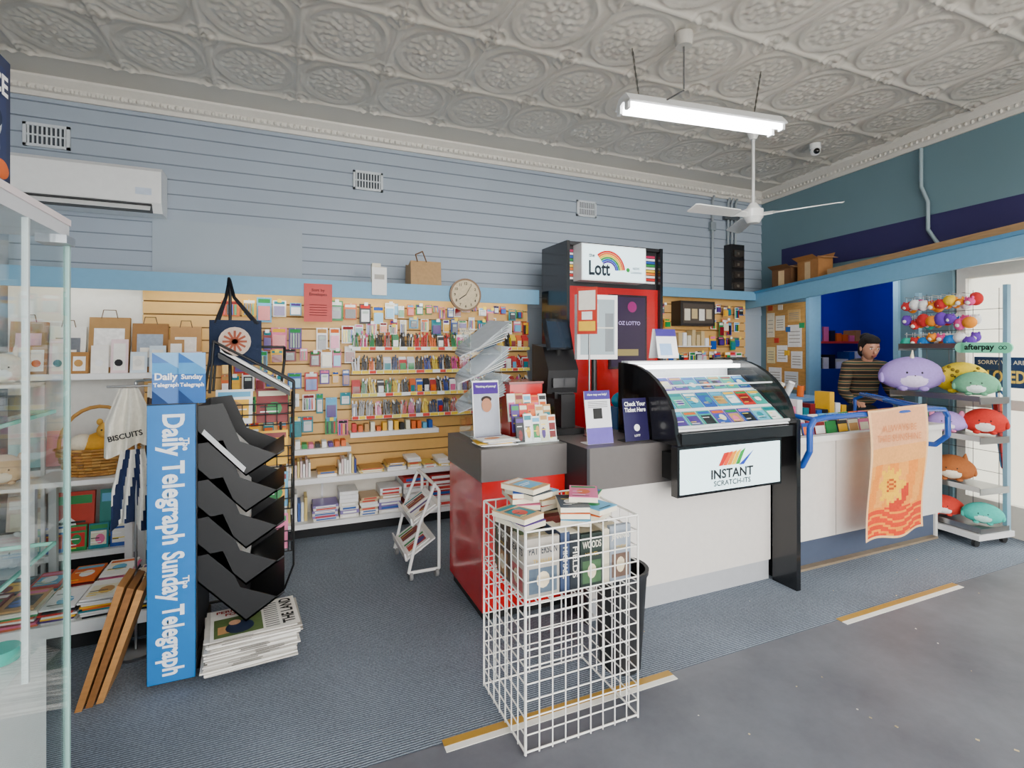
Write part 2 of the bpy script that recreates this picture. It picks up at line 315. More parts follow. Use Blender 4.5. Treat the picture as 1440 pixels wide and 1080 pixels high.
# air conditioner
m=MB(); m.prism([(4.829,2.5),(4.66,2.5),(4.615,2.57),(4.605,2.8),(4.64,2.83),(4.829,2.83)],'x',-1.75,-.84,'#f0f1f0','gloss')
m.box(-1.7,-.9,4.608,4.63,2.545,2.552,'#333'); m.add([(-1.7,4.612,2.56),(-.9,4.612,2.56),(-.9,4.66,2.498),(-1.7,4.66,2.498)],[(0,1,2,3)],'#55585a'); m.obox((-1.3,4.62,2.53),(.78,.05,.008),(.9,0,0),'#eeeeee','gloss')
m.q((-1.0,4.606,2.62),X_,Z_,0,.1,0,.05,.003,'#c9d6e6'); m.build('air_conditioner')
# ---------------------------------------------------------------- wall shelving + slatwall
SY=4.68
m=MB()
m.box(-.97,2.2,SY+.02,SY+.06,.1,1.98,'#7d5a28')
z=.48
while z<1.9: m.box(-.97,2.2,SY,SY+.02,z,z+.087,'#e2b364','satin'); z+=.098
m.box(-.97,2.2,SY,SY+.02,.12,.44,'#e9e4d8','satin')
m.box(-1.75,-.97,SY+.02,SY+.06,.1,1.98,'#e4e2dc','satin'); m.box(-.985,-.96,4.5,SY+.02,.0,1.25,'#dddddd','satin')
# canopy
m.box(-1.75,2.2,4.42,4.44,1.90,2.035,'#6ba2c4','satin'); m.box(-1.75,2.2,4.44,YB-.025,2.015,2.035,'#8fb6cc','satin')
# shelves
for (a,b,z,y0) in ((-.95,2.2,.44,4.38),(-1.75,2.2,.10,4.36),(.5,1.25,.76,4.5),(.05,.5,.66,4.45),(-1.75,-.52,1.29,4.42),(-1.75,-.985,.66,4.4)):
    m.box(a,b,y0,SY,z,z+.025,'#f2f2ee','satin'); m.box(a,b,y0-.006,y0,z-.012,z+.028,'#fafafa','satin')
m.box(-1.75,2.2,4.42,4.45,0,.1,'#17191c'); m.box(-1.75,2.2,4.45,SY,0,.1,'#222')
x=-.95
while x<2.2:
    m.box(x-.008,x+.008,SY-.012,SY,.12,.44,'#cccccc','metal'); x+=.62
m.build('wall_shelving')
m=MB(); 
for a,b in ((-1.7,-1.02),(-.9,.25),(.35,1.5),(1.55,2.15)): m.cyl((a,4.50,1.975),(b,4.50,1.975),.014,'#fff4e0','strip'); m.box(a-.02,b+.02,4.47,4.53,1.995,2.013,'#eeeeee'); 
for x in (-1.7,-1.03,-.9,.24,.35,1.49,1.55,2.14): m.box(x-.01,x+.01,4.485,4.515,1.96,2.0,'#dddddd')
m.build('strip_light')
# stationery merchandise
m=MB()
def hookpack(x,z,w,h,g=R):
    y=SY-.01-.05*g.random(); c=g.choice(PAL+['#f4f4f4','#ffffff'])
    m.box(x,x+w,y-.012,y-.008,z-h,z,c,'satin'); k=g.random()
    if k<.5: m.box(x+.1*w,x+.9*w,y-.03,y-.012,z-h*.92,z-h*.35,g.choice(PAL),'gloss')
    elif k<.75:
        for i in range(4): m.box(x+w*(.12+.2*i),x+w*(.24+.2*i),y-.024,y-.012,z-h*.93,z-h*.25,g.choice(['#1a1a22','#1c3fa8','#c02020','#2a9a50','#e8d030','#1a1a22']),'gloss')
    else: m.box(x+.15*w,x+.85*w,y-.026,y-.012,z-h*.9,z-h*.3,g.choice(['#2a2c33','#6a6f76','#d8d8dc']),'gloss'); m.box(x+.25*w,x+.75*w,y-.028,y-.026,z-h*.5,z-h*.36,'#b8c8c0')
    m.box(x+.1*w,x+.9*w,y-.0135,y-.012,z-h*.22,z-h*.06,g.choice(PAL)); m.cyl((x+w/2,SY,z-.01),(x+w/2,y-.07,z-.005),.0022,'#cccccc','metal',5)
    if g.random()<.35: m.box(x+w/2-.015,x+w/2+.015,y-.074,y-.07,z-.02,z+.008,g.choice(['#ffffff','#ffe14a']))
def packs(x0,x1,z,h,wmin=.05,wmax=.1,p=.92):
    x=x0
    while x<x1:
        w=R.uniform(wmin,wmax)
        if R.random()<p: hookpack(x,z+R.uniform(-.025,.02),w,h*R.uniform(.6,1.2))
        x+=w+R.uniform(.002,.03)
def pens(x0,x1,z):
    y=SY-.1; m.box(x0,x1,y-.012,y-.009,z-.0,z+.032,'#f6f6ee','satin'); m.box(x0,x1,y-.009,SY-.002,z,z+.004,'#dfe8ea','gloss')
    x=x0
    while x<x1-.02:
        w=R.uniform(.055,.08); 
        m.box(x+.003,x+w-.003,y-.0135,y-.012,z+.003,z+.029,R.choice(['#ffd82a','#ffd82a','#ffffff','#f0e060','#e04030'])); 
        c=R.choice(['#101018','#12308a','#b01818','#101018','#c01c1c','#1a3060','#e0c010','#d8d8e0','#107a40','#c83080','#1c50b0','#d86018'])
        if R.random()<.3:
            for j in range(3): m.box(x+.004,x+w-.006,y+.01+.02*j,y+.014+.02*j,z+.01,z+.12+.012*j,R.choice([c,'#f4f4f4',c]),'satin')
            m.box(x+.01,x+w-.012,y+.004,y+.01,z+.035,z+.09,R.choice(PAL),'gloss')
        else:
          for k in range(6):
            xx=x+.008+k*(w-.014)/6; hh=R.uniform(.11,.15); m.obox((xx,y+.02+.012*(k%2),z+hh/2),(.0088,.0088,hh),(-.18,R.uniform(-.14,.14),0),c if R.random()<.8 else R.choice(['#f0f0f0',c,'#888888']),'gloss')
            m.obox((xx,y+.01,z+hh+.004),(.010,.010,.024),(-.18,0,0),R.choice([c,c,'#dddddd','#111111']),'gloss')
        m.cyl((x+w,SY,z+.07),(x+w,y,z+.05),.002,'#cccccc','metal',4); x+=w
for z in (1.47,1.27,1.075,.885): pens(.52,1.5,z)
for z in (1.47,1.27,1.075,.885): pens(1.5,2.15,z)
packs(.85,2.15,1.88,.10,.05,.08,1); packs(.85,2.15,1.76,.12,.05,.09,1)
packs(-.45,.2,1.88,.17,.08,.13,.85); packs(.35,.85,1.88,.15,.07,.11,1); packs(-.1,.5,1.68,.17,.07,.12,.95); packs(.55,.85,1.70,.1); packs(-.45,-.1,1.64,.16,.06,.11,.85)
for z in (1.49,1.30,1.10): packs(-.45,.5,z,.165,.05,.11,.95)
packs(-.4,.5,.91,.16,.06,.1,.95)
for z in (1.1,.9): packs(-.95,-.42,z,.18,.08,.13,.85)
m.build('hanging_stationery')
m=MB()
def stack(x,y,z,w,d,n,th,cols):
    zz=z
    for k in range(n):
        c=R.choice(cols); j=R.uniform(-.008,.008); m.box(x+j,x+w+j,y,y+d,zz,zz+th*.92,c,'satin'); m.box(x+j+.02,x+w+j-.02,y-.001,y,zz+th*.2,zz+th*.7,R.choice(['#ffffff','#d23b32','#2a5fae','#ffffff']),'satin'); zz+=th
x=-.9
while x<2.1:
    w=R.uniform(.1,.2); k=R.random()
    if k<.75: stack(x,4.42,.465,w,.2,R.randint(2,6),R.uniform(.012,.024),['#f0d890','#e0c060','#f6f4ee','#b88840','#ffffff','#e8e8f0'])
    else:
        for i in range(int(w/.02)): m.box(x+i*.02,x+i*.02+.016,4.46,4.62,.465,.465+R.uniform(.08,.16),R.choice(['#f8f8f4','#f8f8f4','#e4c8c8','#2a3a8a','#e8d080']),'satin')
    x+=w+R.uniform(.01,.03)
x=-.9
while x<2.1:
    w=R.uniform(.12,.24); k=R.random()
    if x>.75 and x<1.6: stack(x,4.4,.125,.21,.24,6,.046,['#f6f4f2','#c02a24','#f6f4f2','#e8e4e0']); x+=.22; continue
    if k<.6: stack(x,4.4,.125,w,.22,R.randint(4,9),R.uniform(.02,.032),['#f4f2ee','#e8e4da','#8a78b8','#ffffff','#d0b088'])
    else:
        for i in range(int(w/.025)): m.box(x+i*.025,x+i*.025+.02,4.44,4.62,.125,.125+R.uniform(.14,.26),R.choice(['#f8f8f4','#f8f8f4','#dcdcdc','#4a6ab0','#b04a4a','#e8d080']),'satin')
    x+=w+R.uniform(.01,.03)
for x in np.arange(.52,1.2,.05): m.box(x,x+.035,4.54,4.62,.785,.785+R.uniform(.03,.08),R.choice(PAL),'satin')
for x in np.arange(.08,.48,.05): m.box(x,x+.035,4.5,4.62,.685,.685+R.uniform(.03,.06),R.choice(PAL),'satin')
m.build('shelf_stationery')
# gift section (left)
m=MB(); x=-1.7
for k,(w,h,c) in enumerate([(.2,.36,'#a07848'),(.2,.33,'#e8e6e0'),(.24,.40,'#a8804e'),(.22,.36,'#986c3c'),(.2,.34,'#b88a58')]):
    o=(x,4.56,1.317); u=(0,.12,.99); m.slab(o,X_,u,w,h,.03,c); m.q(o,X_,u,.03,w-.03,.04,h-.08,.002,['#e8b8c4','#6a6f78','#f2f0ee','#98a4b4','#f0e8e0'][k%5],'print'); m.q(o,X_,u,.05,w-.05,h*.3,h*.5,.003,'#f6f2ea')
    m.tube([(x+w*.3,4.6,1.317+h*.97),(x+w*.35,4.6,1.317+h*1.12),(x+w*.65,4.6,1.317+h*1.12),(x+w*.7,4.6,1.317+h*.97)],.003,'#6a5238'); x+=w+.015
for k in range(10):
    xx=-1.68+k*.113; h=.15+.045*(k%3); o=(xx,4.47,1.317); m.slab(o,X_,(0,.1,.99),.1,h,.008,R.choice(['#f8f4f0','#f2d8dc','#d8e6f0','#a87840','#b88a58'])); m.q(o,X_,(0,.1,.99),.015,.085,.02,h-.03,.001,'#f8f5ee'); m.disc((xx+.05,4.475,1.39),X_,Z_,.025,.014,R.choice(PAL),n=10)
m.build('gift_cards')
m=MB()
for k in range(7):
    x=-1.68+k*.1; 
    m.slab((x,4.5,.69),X_,(0,.1,.99),.09,.16+.04*(k%3),.03,R.choice(['#c9b28a','#a8d4d8','#e8a0a0','#f4f0e8']),'satin')
m.build('gift_boxes')
m=MB()
for k,(x,w,c) in enumerate([(-1.68,.2,'#d8c4b0'),(-1.45,.24,'#c8341c'),(-1.18,.17,'#1a8078')]):
    m.cover((x,4.46,.127),X_,(0,.12,.99),w,.38,.03,c); 
for k in range(6): m.cover((-1.7+k*.12,4.40,.127),X_,(0,.1,.99),.11,.17,.012)
m.build('baby_books')
# wicker basket with toys
m=MB(); bx,by,bz=-1.1,4.18,.695
for k in range(9):
    t=k/8; r=.15+.05*t; zz=bz+.16*t
    for i in range(28):
        a=2*math.pi*i/28;b=2*math.pi*(i+1)/28; o=.006*(1 if (i+k)%2 else -1)
        m.cyl((bx+(r+o)*math.cos(a)*1.1,by+(r+o)*math.sin(a)*.8,zz),(bx+(r-o)*math.cos(b)*1.1,by+(r-o)*math.sin(b)*.8,zz),.009,R.choice(['#c08840','#a87430','#cc9a50']),'matte',5,caps=False)
m.cyl((bx,by,bz-.004),(bx,by,bz+.01),.13,'#9a6a34')
m.tube([(bx+.2*math.cos(a)*1.05,by,bz+.16+.26*math.sin(a)) for a in np.linspace(0,math.pi,15)],.012,'#b8863f','matte',6)
m.ell((bx+.02,by-.02,bz+.17),(.11,.09,.09),'#dca02c','fabric'); m.ell((bx+.06,by-.06,bz+.27),(.06,.055,.055),'#e4b048','fabric'); m.ell((bx-.08,by-.03,bz+.19),(.07,.07,.06),'#efe4cc','fabric')
for sx in (-1,1): m.ell((bx+.06+sx*.045,by-.05,bz+.325),(.018,.012,.022),'#e4b048','fabric',8,6); m.ell((bx+.06+sx*.02,by-.112,bz+.28),(.006,.005,.006),'#111111','gloss',6,5)
m.build('wicker_basket')
m=MB(); m.box(-1.4,-.88,3.98,4.34,.655,.685,'#f2f2f0','satin'); 
for x in (-1.4,-.92):
    for y in (3.98,4.3): m.box(x,x+.04,y,y+.04,0,.655,'#dddddd','satin')
m.build('display_table')
def plush(name,c,r,body,belly=None,ear='round',spots=None,face=(-.8,-.6),flat=1,acc=None,wide=1.0,tall=1.0):
    m=MB(); c=Vector(c); f=Vector((face[0],face[1],0)).normalized(); rt=Vector((f.y,-f.x,0)); rt=-rt
    ang=math.atan2(f.y,f.x)
    egg=lambda x,y,z:(x*(1-.14*z),y*(1-.14*z),z)
    m.ell(c,(r*.82*flat,r*1.06*wide,r*.92*tall),body,'fabric',24,16,(0,0,ang),egg)
    if belly: m.ell(c+f*r*.22*flat-Vector((0,0,r*.26*tall)),(r*.64*flat,r*.72*wide,r*.55*tall),belly,'fabric',20,12,(0,0,ang))
    for sx in (-1,1):
        e=c+rt*sx*r*.55*wide+Vector((0,0,r*.8*tall))
        if ear=='round': m.ell(e,(r*.13,r*.2,r*.2),acc or body,'fabric',10,8,(0,0,ang))
        elif ear=='point': m.cyl(e-Vector((0,0,r*.15)),e+Vector((0,0,r*.26))+rt*sx*r*.06,r*.2,acc or body,'fabric',10,r*.03)
        elif ear=='long': m.ell(e+Vector((0,0,r*.2)),(r*.1,r*.14,r*.4),acc or body,'fabric',10,8,(0,0,ang))
        elif ear=='flop': m.ell(e+rt*sx*r*.25-Vector((0,0,r*.2)),(r*.12,r*.2,r*.36),acc or body,'fabric',10,8,(0,0,ang))
        m.ell(c+f*r*.76*flat+rt*sx*r*.28+Vector((0,0,r*.05)),(r*.05,r*.05,r*.06),'#141414','gloss',8,6)
        m.ell(c-Vector((0,0,r*.8*tall))+f*r*.4*flat+rt*sx*r*.4,(r*.25,r*.2,r*.12),acc or body,'fabric',10,8,(0,0,ang))
        m.ell(c+rt*sx*r*.97*wide-Vector((0,0,r*.2))+f*r*.2,(r*.16,r*.14,r*.24),body,'fabric',10,8,(0,0,ang))
    if ear=='horn':
        b=c+Vector((0,0,r*.82*tall))+f*r*.15; m.cyl(b,b+Vector((0,0,r*.38))+f*r*.1,r*.1,'#efe6c8','fabric',10,r*.02)
        for sx in (-1,1): m.ell(c+rt*r*1.12*wide+Vector((0,0,r*.15*sx+r*.1)),(r*.08,r*.24,r*.11),body,'fabric',10,8,(sx*.5,0,ang))
    m.ell(c+f*r*.80*flat-Vector((0,0,r*.08)),(r*.03,r*.06,r*.03),'#3a2420','gloss',8,6)
    if spots:
        for k in range(22):
            a=R.uniform(-1.4,1.4);b=R.uniform(-.9,1.2); d=f*math.cos(a)*math.cos(b)*.8*flat+rt*math.sin(a)*math.cos(b)*1.04*wide+Vector((0,0,math.sin(b)*.9*tall)); m.ell(c+d*r*.97,(r*.09,r*.09,r*.09),spots,'fabric',8,6)
    return m.build(name)
m=MB(); 
for z in (1.25,.62,.1): m.box(-1.78,-1.44,4.1,4.38,z,z+.02,'#f2f2f0','satin')
for x in (-1.78,-1.46): m.box(x,x+.02,4.36,4.38,0,1.27,'#dddddd','satin'); m.box(x,x+.02,4.1,4.12,0,1.27,'#dddddd','satin')
m.build('toy_shelf')
plush('plush_toy',(-1.6,4.24,1.37),.1,'#e9e2d6','#ffffff','long',face=(.3,-1)); plush('plush_toy',(-1.6,4.24,.74),.1,'#d8b48c','#efe2cc','flop',face=(.3,-1)); plush('plush_toy',(-1.6,4.24,.23),.11,'#cfd4d8','#eceff0','round',face=(.3,-1))
# low magazine display left
m=MB(); m.box(-1.5,-.62,3.22,3.9,.10,.13,'#efefec','satin'); m.box(-1.5,-.62,3.21,3.22,.09,.15,'#fafafa','satin'); m.box(-1.48,-.64,3.26,3.88,0,.1,'#1a1c1f'); m.build('display_plinth')
m=MB()
for i in range(5):
    for j in range(2):
        x=-1.42+i*.16; y=3.27+j*.3; n=R.randint(4,9)
        for k in range(n-1): m.obox((x+.065+R.uniform(-.01,.01),y+.13,.135+k*.01),(.14,.24,.009),(0,0,R.uniform(-.06,.06)),R.choice(PAL+['#f2f2f2','#f2f2f2']),'satin')
        m.cover((x-.005,y+.01,.135+n*.01),X_,Y_,.14,.24,.009)
m.build('magazine_stacks')
# ---------------------------------------------------------------- newspaper stand
NB='#1173bd'
m=MB(); BK='#0f1013'
m.box(-.545,-.365,2.705,2.725,.03,1.245,NB,'satin'); m.box(-.55,-.36,2.725,2.74,.02,1.25,BK,'satin')
m.text('Daily Telegraph',(-.46,2.705,.92),(0,0,-1),X_,'#f4faff',width=.57,height=.11,off=.0015,bold=.03)
m.text('The',(-.40,2.705,1.07),(0,0,-1),X_,'#f4faff',height=.026,off=.002,bold=.03)
m.text('Sunday Telegraph',(-.46,2.705,.33),(0,0,-1),X_,'#f4faff',width=.54,height=.11,off=.0015,bold=.03)
m.text('The',(-.40,2.705,.46),(0,0,-1),X_,'#f4faff',height=.026,off=.002,bold=.03)
m.box(-.55,.0,2.72,3.25,.03,.055,BK,'satin')
m.box(-.55,-.36,2.74,3.22,.055,.12,BK,'satin'); m.box(-.4,-.37,2.74,3.22,.12,1.2,BK,'satin')
for x in (-.5,-.03):
    for y in (2.78,3.18): m.cyl((x-.012,y,.03),(x+.012,y,.03),.03,'#1a1a1a','satin',12)
for k in range(5):
    dz=-.17*k
    for y0,y1 in ((2.745,2.75),(3.2,3.205)): 
        m.prism([(-.37,1.23+dz),(-.26,1.24+dz),(-.19,1.06+dz),(-.03,.985+dz),(0,1.0+dz),(-.165,.895+dz),(-.37,1.12+dz)],'y',y0,y1,BK,'satin')
    m.prism([(-.37,1.12+dz),(-.165,.895+dz),(-.165,.905+dz),(-.37,1.13+dz)],'y',2.745,3.205,BK,'satin')
    m.prism([(-.165,.895+dz),(0,1.0+dz),(0,1.01+dz),(-.165,.905+dz)],'y',2.745,3.205,BK,'satin')
    m.box(-.372,-.36,2.745,3.205,1.1+dz,1.23+dz,BK,'satin')
    if k in(0,1,2,3):
        for j in range(3): m.prism([(-.35,1.13+dz+j*.012),(-.165,.925+dz+j*.012),(-.165,.935+dz+j*.012),(-.35,1.14+dz+j*.012)],'y',2.77,3.18,['#e8e6e0','#f4f2ee','#d8d8d4'][j])
m.add([(-.345,2.7445,1.105),(-.335,2.7445,1.125),(-.165,2.7445,.935),(-.175,2.7445,.915)],[(0,1,2,3)],'#c8cacc')
for k,(x,rz) in enumerate(((-.53,.12),(-.43,-.1))):
    r=Vector((math.cos(rz),math.sin(rz),0)); o=Vector((x,2.72,1.25)); m.slab(o,r,Z_,.105,.225,.004,'#1f66b0','satin'); 
    m.q(o,r,Z_,0,.105,.13,.18,.001,'#4f9ad4'); m.text('Daily' if k==0 else 'Sunday',o+r*.052+Vector((0,0,.115)),r,Z_,'#ffffff',width=.085,off=.002,bold=.03); m.text('Telegraph',o+r*.052+Vector((0,0,.08)),r,Z_,'#ffffff',width=.095,off=.002,bold=.03)
    m.add([o+r*.0+Vector((0,-.002,.225)),o+r*.105+Vector((0,-.002,.225)),o+r*.105+Vector((0,-.002,.15))],[(0,1,2)],'#8abce6')
    m.add([o+Vector((0,-.002,0)),o+r*.06+Vector((0,-.002,0)),o+Vector((0,-.002,.06))],[(0,1,2)],'#0c3a70')
m.build('newspaper_stand')
m=MB()
for k in range(19):
    a=R.uniform(-.05,.05)+.1; m.obox((-.15+R.uniform(-.014,.014)+k*.001,2.79+R.uniform(-.006,.006),.06+k*.0078),(.38,.3,.0068),(0,0,a),R.choice(['#dcd9d2','#c4c0b8','#e8e5de','#a8a39a']))
    m.obox((-.15+R.uniform(-.1,.1),2.635,.06+k*.0078),(.12,.003,.003),(0,0,a),'#8a8680')
zt=.06+18*.0078+.0045; ca,sa=math.cos(.1),math.sin(.1); r=Vector((ca,sa,0));u=Vector((-sa,ca,0)); o=Vector((-.13,2.79,zt))-r*.185-u*.15
m.q(o,r,u,0,.37,0,.3,.001,'#e8e4dc'); m.q(o,r,u,.015,.215,.02,.2,.002,'#55683a','print'); m.q(o,r,u,.03,.15,.05,.12,.003,'#b98a5a','print'); m.disc(o+r*.12+u*.09,r,u,.06,.0035,'#1c2840','print',n=14); m.disc(o+r*.1+u*.14,r,u,.025,.004,'#c89878','print',n=14)
m.text('THE LAND',o+r*.325+u*.15,u,-r,'#141414',width=.26,off=.004,height=.055,bold=.03); m.text('PERICALE A\nFOCUS',o+r*.12+u*.25,r,u,'#a02018',width=.19,height=.06,off=.004,bold=.03)
for k in range(12): 
    m.q(o,r,u,.225,.285,.02+k*.021,.029+k*.021,.003,'#7a7a7a')
m.build('newspaper_pile')
# wooden boards leaning
m=MB()
for k in range(3):
    m.add([(x+k*.032,y+k*.015,z) for (x,y,z) in [(-.79,2.68,0),(-.765,2.68,.0),(-.765,2.92,.0),(-.79,2.92,.0),(-.655,2.72,.48-.02*k),(-.63,2.72,.47-.02*k),(-.63,2.92,.47-.02*k),(-.655,2.92,.48-.02*k)]],
      [(3,2,1,0),(4,5,6,7),(0,1,5,4),(1,2,6,5),(2,3,7,6),(3,0,4,7)],['#a8743e','#87582a','#b8834a'][k],'wood')
m.build('wooden_boards')
# wire magazine rack behind (with bag)
m=MB(); W='#111214'
for x in (-.42,-.02):
    m.tube([(x,3.45,.03),(x,3.45,1.25),(x+.02,3.5,1.42),(x+.02,3.55,1.5)],.008,W)
    m.tube([(x,3.45,.03),(x,3.9,.03)],.008,W)
m.tube([(-.42,3.45,.03),(-.02,3.45,.03)],.008,W); m.tube([(-.42,3.9,.03),(-.02,3.9,.03)],.008,W)
m.tube([(-.40,3.55,1.5),(.0,3.55,1.5)],.008,W)
for z in (.3,.55,.8,1.05):
    for dz in (0,.06,.12): m.tube([(-.42,3.45,z+dz+.06),(-.42,3.35,z+dz),(.04,3.35,z+dz),(.04,3.45,z+dz+.06)],.004,W,n=5)
    for x in np.arange(-.4,.03,.06): m.tube([(x,3.45,z),(x,3.35,z),(x,3.35,z+.12)],.003,W,n=5)
m.tube([(-.29,3.45,.03),(-.29,3.45,1.86),(-.29,3.38,1.89),(-.29,3.35,1.86)],.009,W)
m.prism([(-.33,1.44),(.03,1.22),(.03,1.245),(-.33,1.47)],'y',3.24,3.38,'#141518','satin')
m.prism([(-.32,1.475),(.03,1.25),(.03,1.268),(-.32,1.495)],'y',3.245,3.375,'#e6e6e4','satin')
for y in (3.235,3.39): m.tube([(-.37,y,1.25),(-.35,y,1.53),(.05,y,1.3),(.05,y,1.15)],.007,W)
m.tube([(-.35,3.235,1.53),(-.35,3.39,1.53)],.006,W); m.tube([(.05,3.235,1.15),(.05,3.39,1.15),(-.02,3.45,1.15)],.006,W)
m.tube([(.05,3.39,1.2),(.05,3.39,.2),(0,3.45,.04)],.006,W)
m.build('wire_magazine_rack')
m=MB()
for z in (.3,.55,.8,1.05): m.cover((-.36,3.37,z+.01),X_,(0,.25,.97),.19,.2,.01); m.cover((-.15,3.37,z+.01),X_,(0,.25,.97),.17,.2,.01)
m.build('rack_magazines')
# tote bag
m=MB(); n=12
def bag(m,cx,cy,zt,w,h,col,mat='fabric'):
    f=[];b=[]
    for j in range(6):
        for i in range(n+1):
            t=i/n*2-1; zz=zt-h*j/5; bul=.05*math.sin(math.pi*min(1,.15+j/5))*(1-t*t*.8)
            f.append((cx+t*w/2,cy-bul,zz)); b.append((cx+t*w/2,cy+bul,zz))
    F=[(j*(n+1)+i,j*(n+1)+i+1,(j+1)*(n+1)+i+1,(j+1)*(n+1)+i) for j in range(5) for i in range(n)]
    m.add(f,F,col,mat,True); m.add(b,F,col,mat,True)
bag(m,-.25,3.31,1.65,.26,.25,'#1d2a44')
m.disc((-.25,3.245,1.53),X_,Z_,.08,0,'#c8b4a6','fabric',n=20); 
for k in range(6): m.obox((-.25,3.242,1.53),(.012,.003,.12),(0,k*.52,0),'#98503a','fabric')
for dx in (0,.012): m.tube([(-.35+dx,3.3,1.63),(-.30,3.33,1.78),(-.285,3.355,1.88),(-.26,3.33,1.78),(-.15+dx,3.3,1.63)],.009,'#16181f','fabric')
m.build('tote_bag')
# tea towels hanging
m=MB()
def cloth(m,x0,x1,y,zt,zb,cols,amp=.02,seed=0,taper=.6):
    nx,nz=24,16; V=[]
    for j in range(nz+1):
        for i in range(nx+1):
            s=i/nx; v=j/nz; cx=(x0+x1)/2; w=(x1-x0)*(taper+(1-taper)*min(1,v*2)); V.append((cx+(s-.5)*w,y+amp*math.sin(s*17+seed+v*2)*(.4+v),zt+(zb-zt)*v-.03*math.sin(s*5+seed)*v))
    for j in range(nz):
        for i in range(nx):
            a=j*(nx+1)+i; m.add([V[a],V[a+1],V[a+nx+2],V[a+nx+1]],[(0,1,2,3)],cols(i/nx,j/nz),'fabric',True)
cloth(m,-.79,-.59,3.06,1.3,1.0,lambda s,v:'#ece6d8',seed=1,taper=.4); m.text('BISCUITS',(-.69,3.0,1.08),(.97,0,.2),(-.2,0,.97),'#222222',width=.14,bold=.03)
cloth(m,-.76,-.60,3.08,1.0,.62,lambda s,v:('#1c2c54' if int(s*5+v*1.5)%2 else '#f2eee4'),seed=3)
cloth(m,-.63,-.57,3.09,1.32,.75,lambda s,v:'#5a4a44' if int(v*9)%2 else '#f0ece4',seed=5,amp=.012)
m.tube([(-.67,3.1,0.012),(-.67,3.1,1.33),(-.59,3.07,1.34)],.006,'#bbbbbb','metal'); m.tube([(-.78,3.07,1.31),(-.57,3.07,1.31)],.005,'#bbbbbb','metal'); m.cyl((-.67,3.1,0),(-.67,3.1,.015),.1,'#999999','metal',16)
m.build('tea_towel_stand')
# ---------------------------------------------------------------- glass cabinet
m=MB(); x0,x1,y0,y1=-.98,-.49,.55,1.63
m.box(x0,x1-.035,y0,y1-.03,0,.8,'#f4f5f6','satin'); m.box(x0,x1,y0,y1,1.77,1.8,'#d8dade','satin'); m.box(x0,x1+.003,y0,y1+.003,1.8,1.815,'#ecdfe0','satin')
m.box(x1-.006,x1,y0,y1,0.02,1.77,'#ffffff','glass'); m.box(x0,x1-.006,y1-.006,y1,0.02,1.77,'#ffffff','glass'); m.box(x0,x0+.006,y0,y1-.006,.8,1.77,'#ffffff','glass')
m.box(x1-.010,x1+.002,y1-.006,y1+.004,.02,1.77,'#9cc4bc','gloss'); m.box(x1-.010,x1+.001,1.40,1.409,.8,1.77,'#c8d4d4','gloss')
for z in (1.02,1.34): m.box(x0+.01,x1-.02,y0+.01,y1-.02,z,z+.008,'#ffffff','glass'); m.box(x1-.024,x1-.019,y0+.01,y1-.02,z,z+.008,'#7fd4c0','gloss'); m.box(x0+.02,x1-.02,y1-.023,y1-.018,z,z+.008,'#7fd4c0','gloss')
m.box(x1-.05,x1+.01,y1-.05,y1+.006,1.75,1.77,'#b8bcc2','metal')
m.build('glass_display_cabinet')
m=MB(); m.box(-.62,-.54,1.45,1.55,1.351,1.39,'#4a4f55','satin'); m.cyl((-.6,1.3,1.351),(-.6,1.3,1.42),.03,'#b8c4c8','metal',16); m.box(-.68,-.6,1.4,1.5,.803,.86,'#dfe6ea','satin'); m.cyl((-.58,1.52,.803),(-.58,1.52,.83),.035,'#3fb8a8','gloss',16);m.build('cabinet_trinkets')
m=MB(); m.box(-.85,-.525,1.02,1.42,1.817,2.09,'#1a2348','satin')
m.q((-.525,1.02,1.817),Y_,Z_,.02,.38,.02,.25,.001,'#22305e','print'); m.text('SPACE',(-.524,1.32,2.03),Y_,Z_,'#ffffff',width=.16,off=.003,bold=.03)
m.ell((-.524,1.35,1.95),(.004,.03,.035),'#e8ecf0'); m.ell((-.524,1.35,1.90),(.004,.022,.035),'#d8dde6'); m.disc((-.524,1.35,1.955),Y_,Z_,.018,.006,'#2a3550'); m.ell((-.524,1.38,1.86),(.004,.03,.02),'#e06a2c'); m.ell((-.524,1.29,1.87),(.004,.025,.03),'#b8c0cc')
m.build('toy_box')
# ---------------------------------------------------------------- red counter unit
RED='#c80e14'; GR='#625d5b'
m=MB()
m.box(.98,1.49,2.66,3.26,.06,.77,RED,'gloss'); m.box(1.0,1.49,2.69,3.24,0,.06,'#151515'); m.box(.97,1.495,2.645,3.27,.77,.945,GR,'satin')
m.box(1.27,1.49,2.95,3.2,.945,1.27,RED,'gloss'); m.box(1.26,1.495,2.94,3.205,1.27,1.285,'#7c1014','gloss')
m.build('lottery_counter')
m=MB()
m.box(1.5,2.88,2.43,3.0,.72,.95,GR,'satin'); m.box(1.5,2.88,2.435,2.98,.13,.72,'#dfd9d2','satin'); m.box(1.5,2.88,2.45,2.97,0,.13,'#b0b2b6','satin')
m.box(1.497,1.515,2.428,2.99,0,.949,'#2b2b2f','satin')
m.build('service_counter')
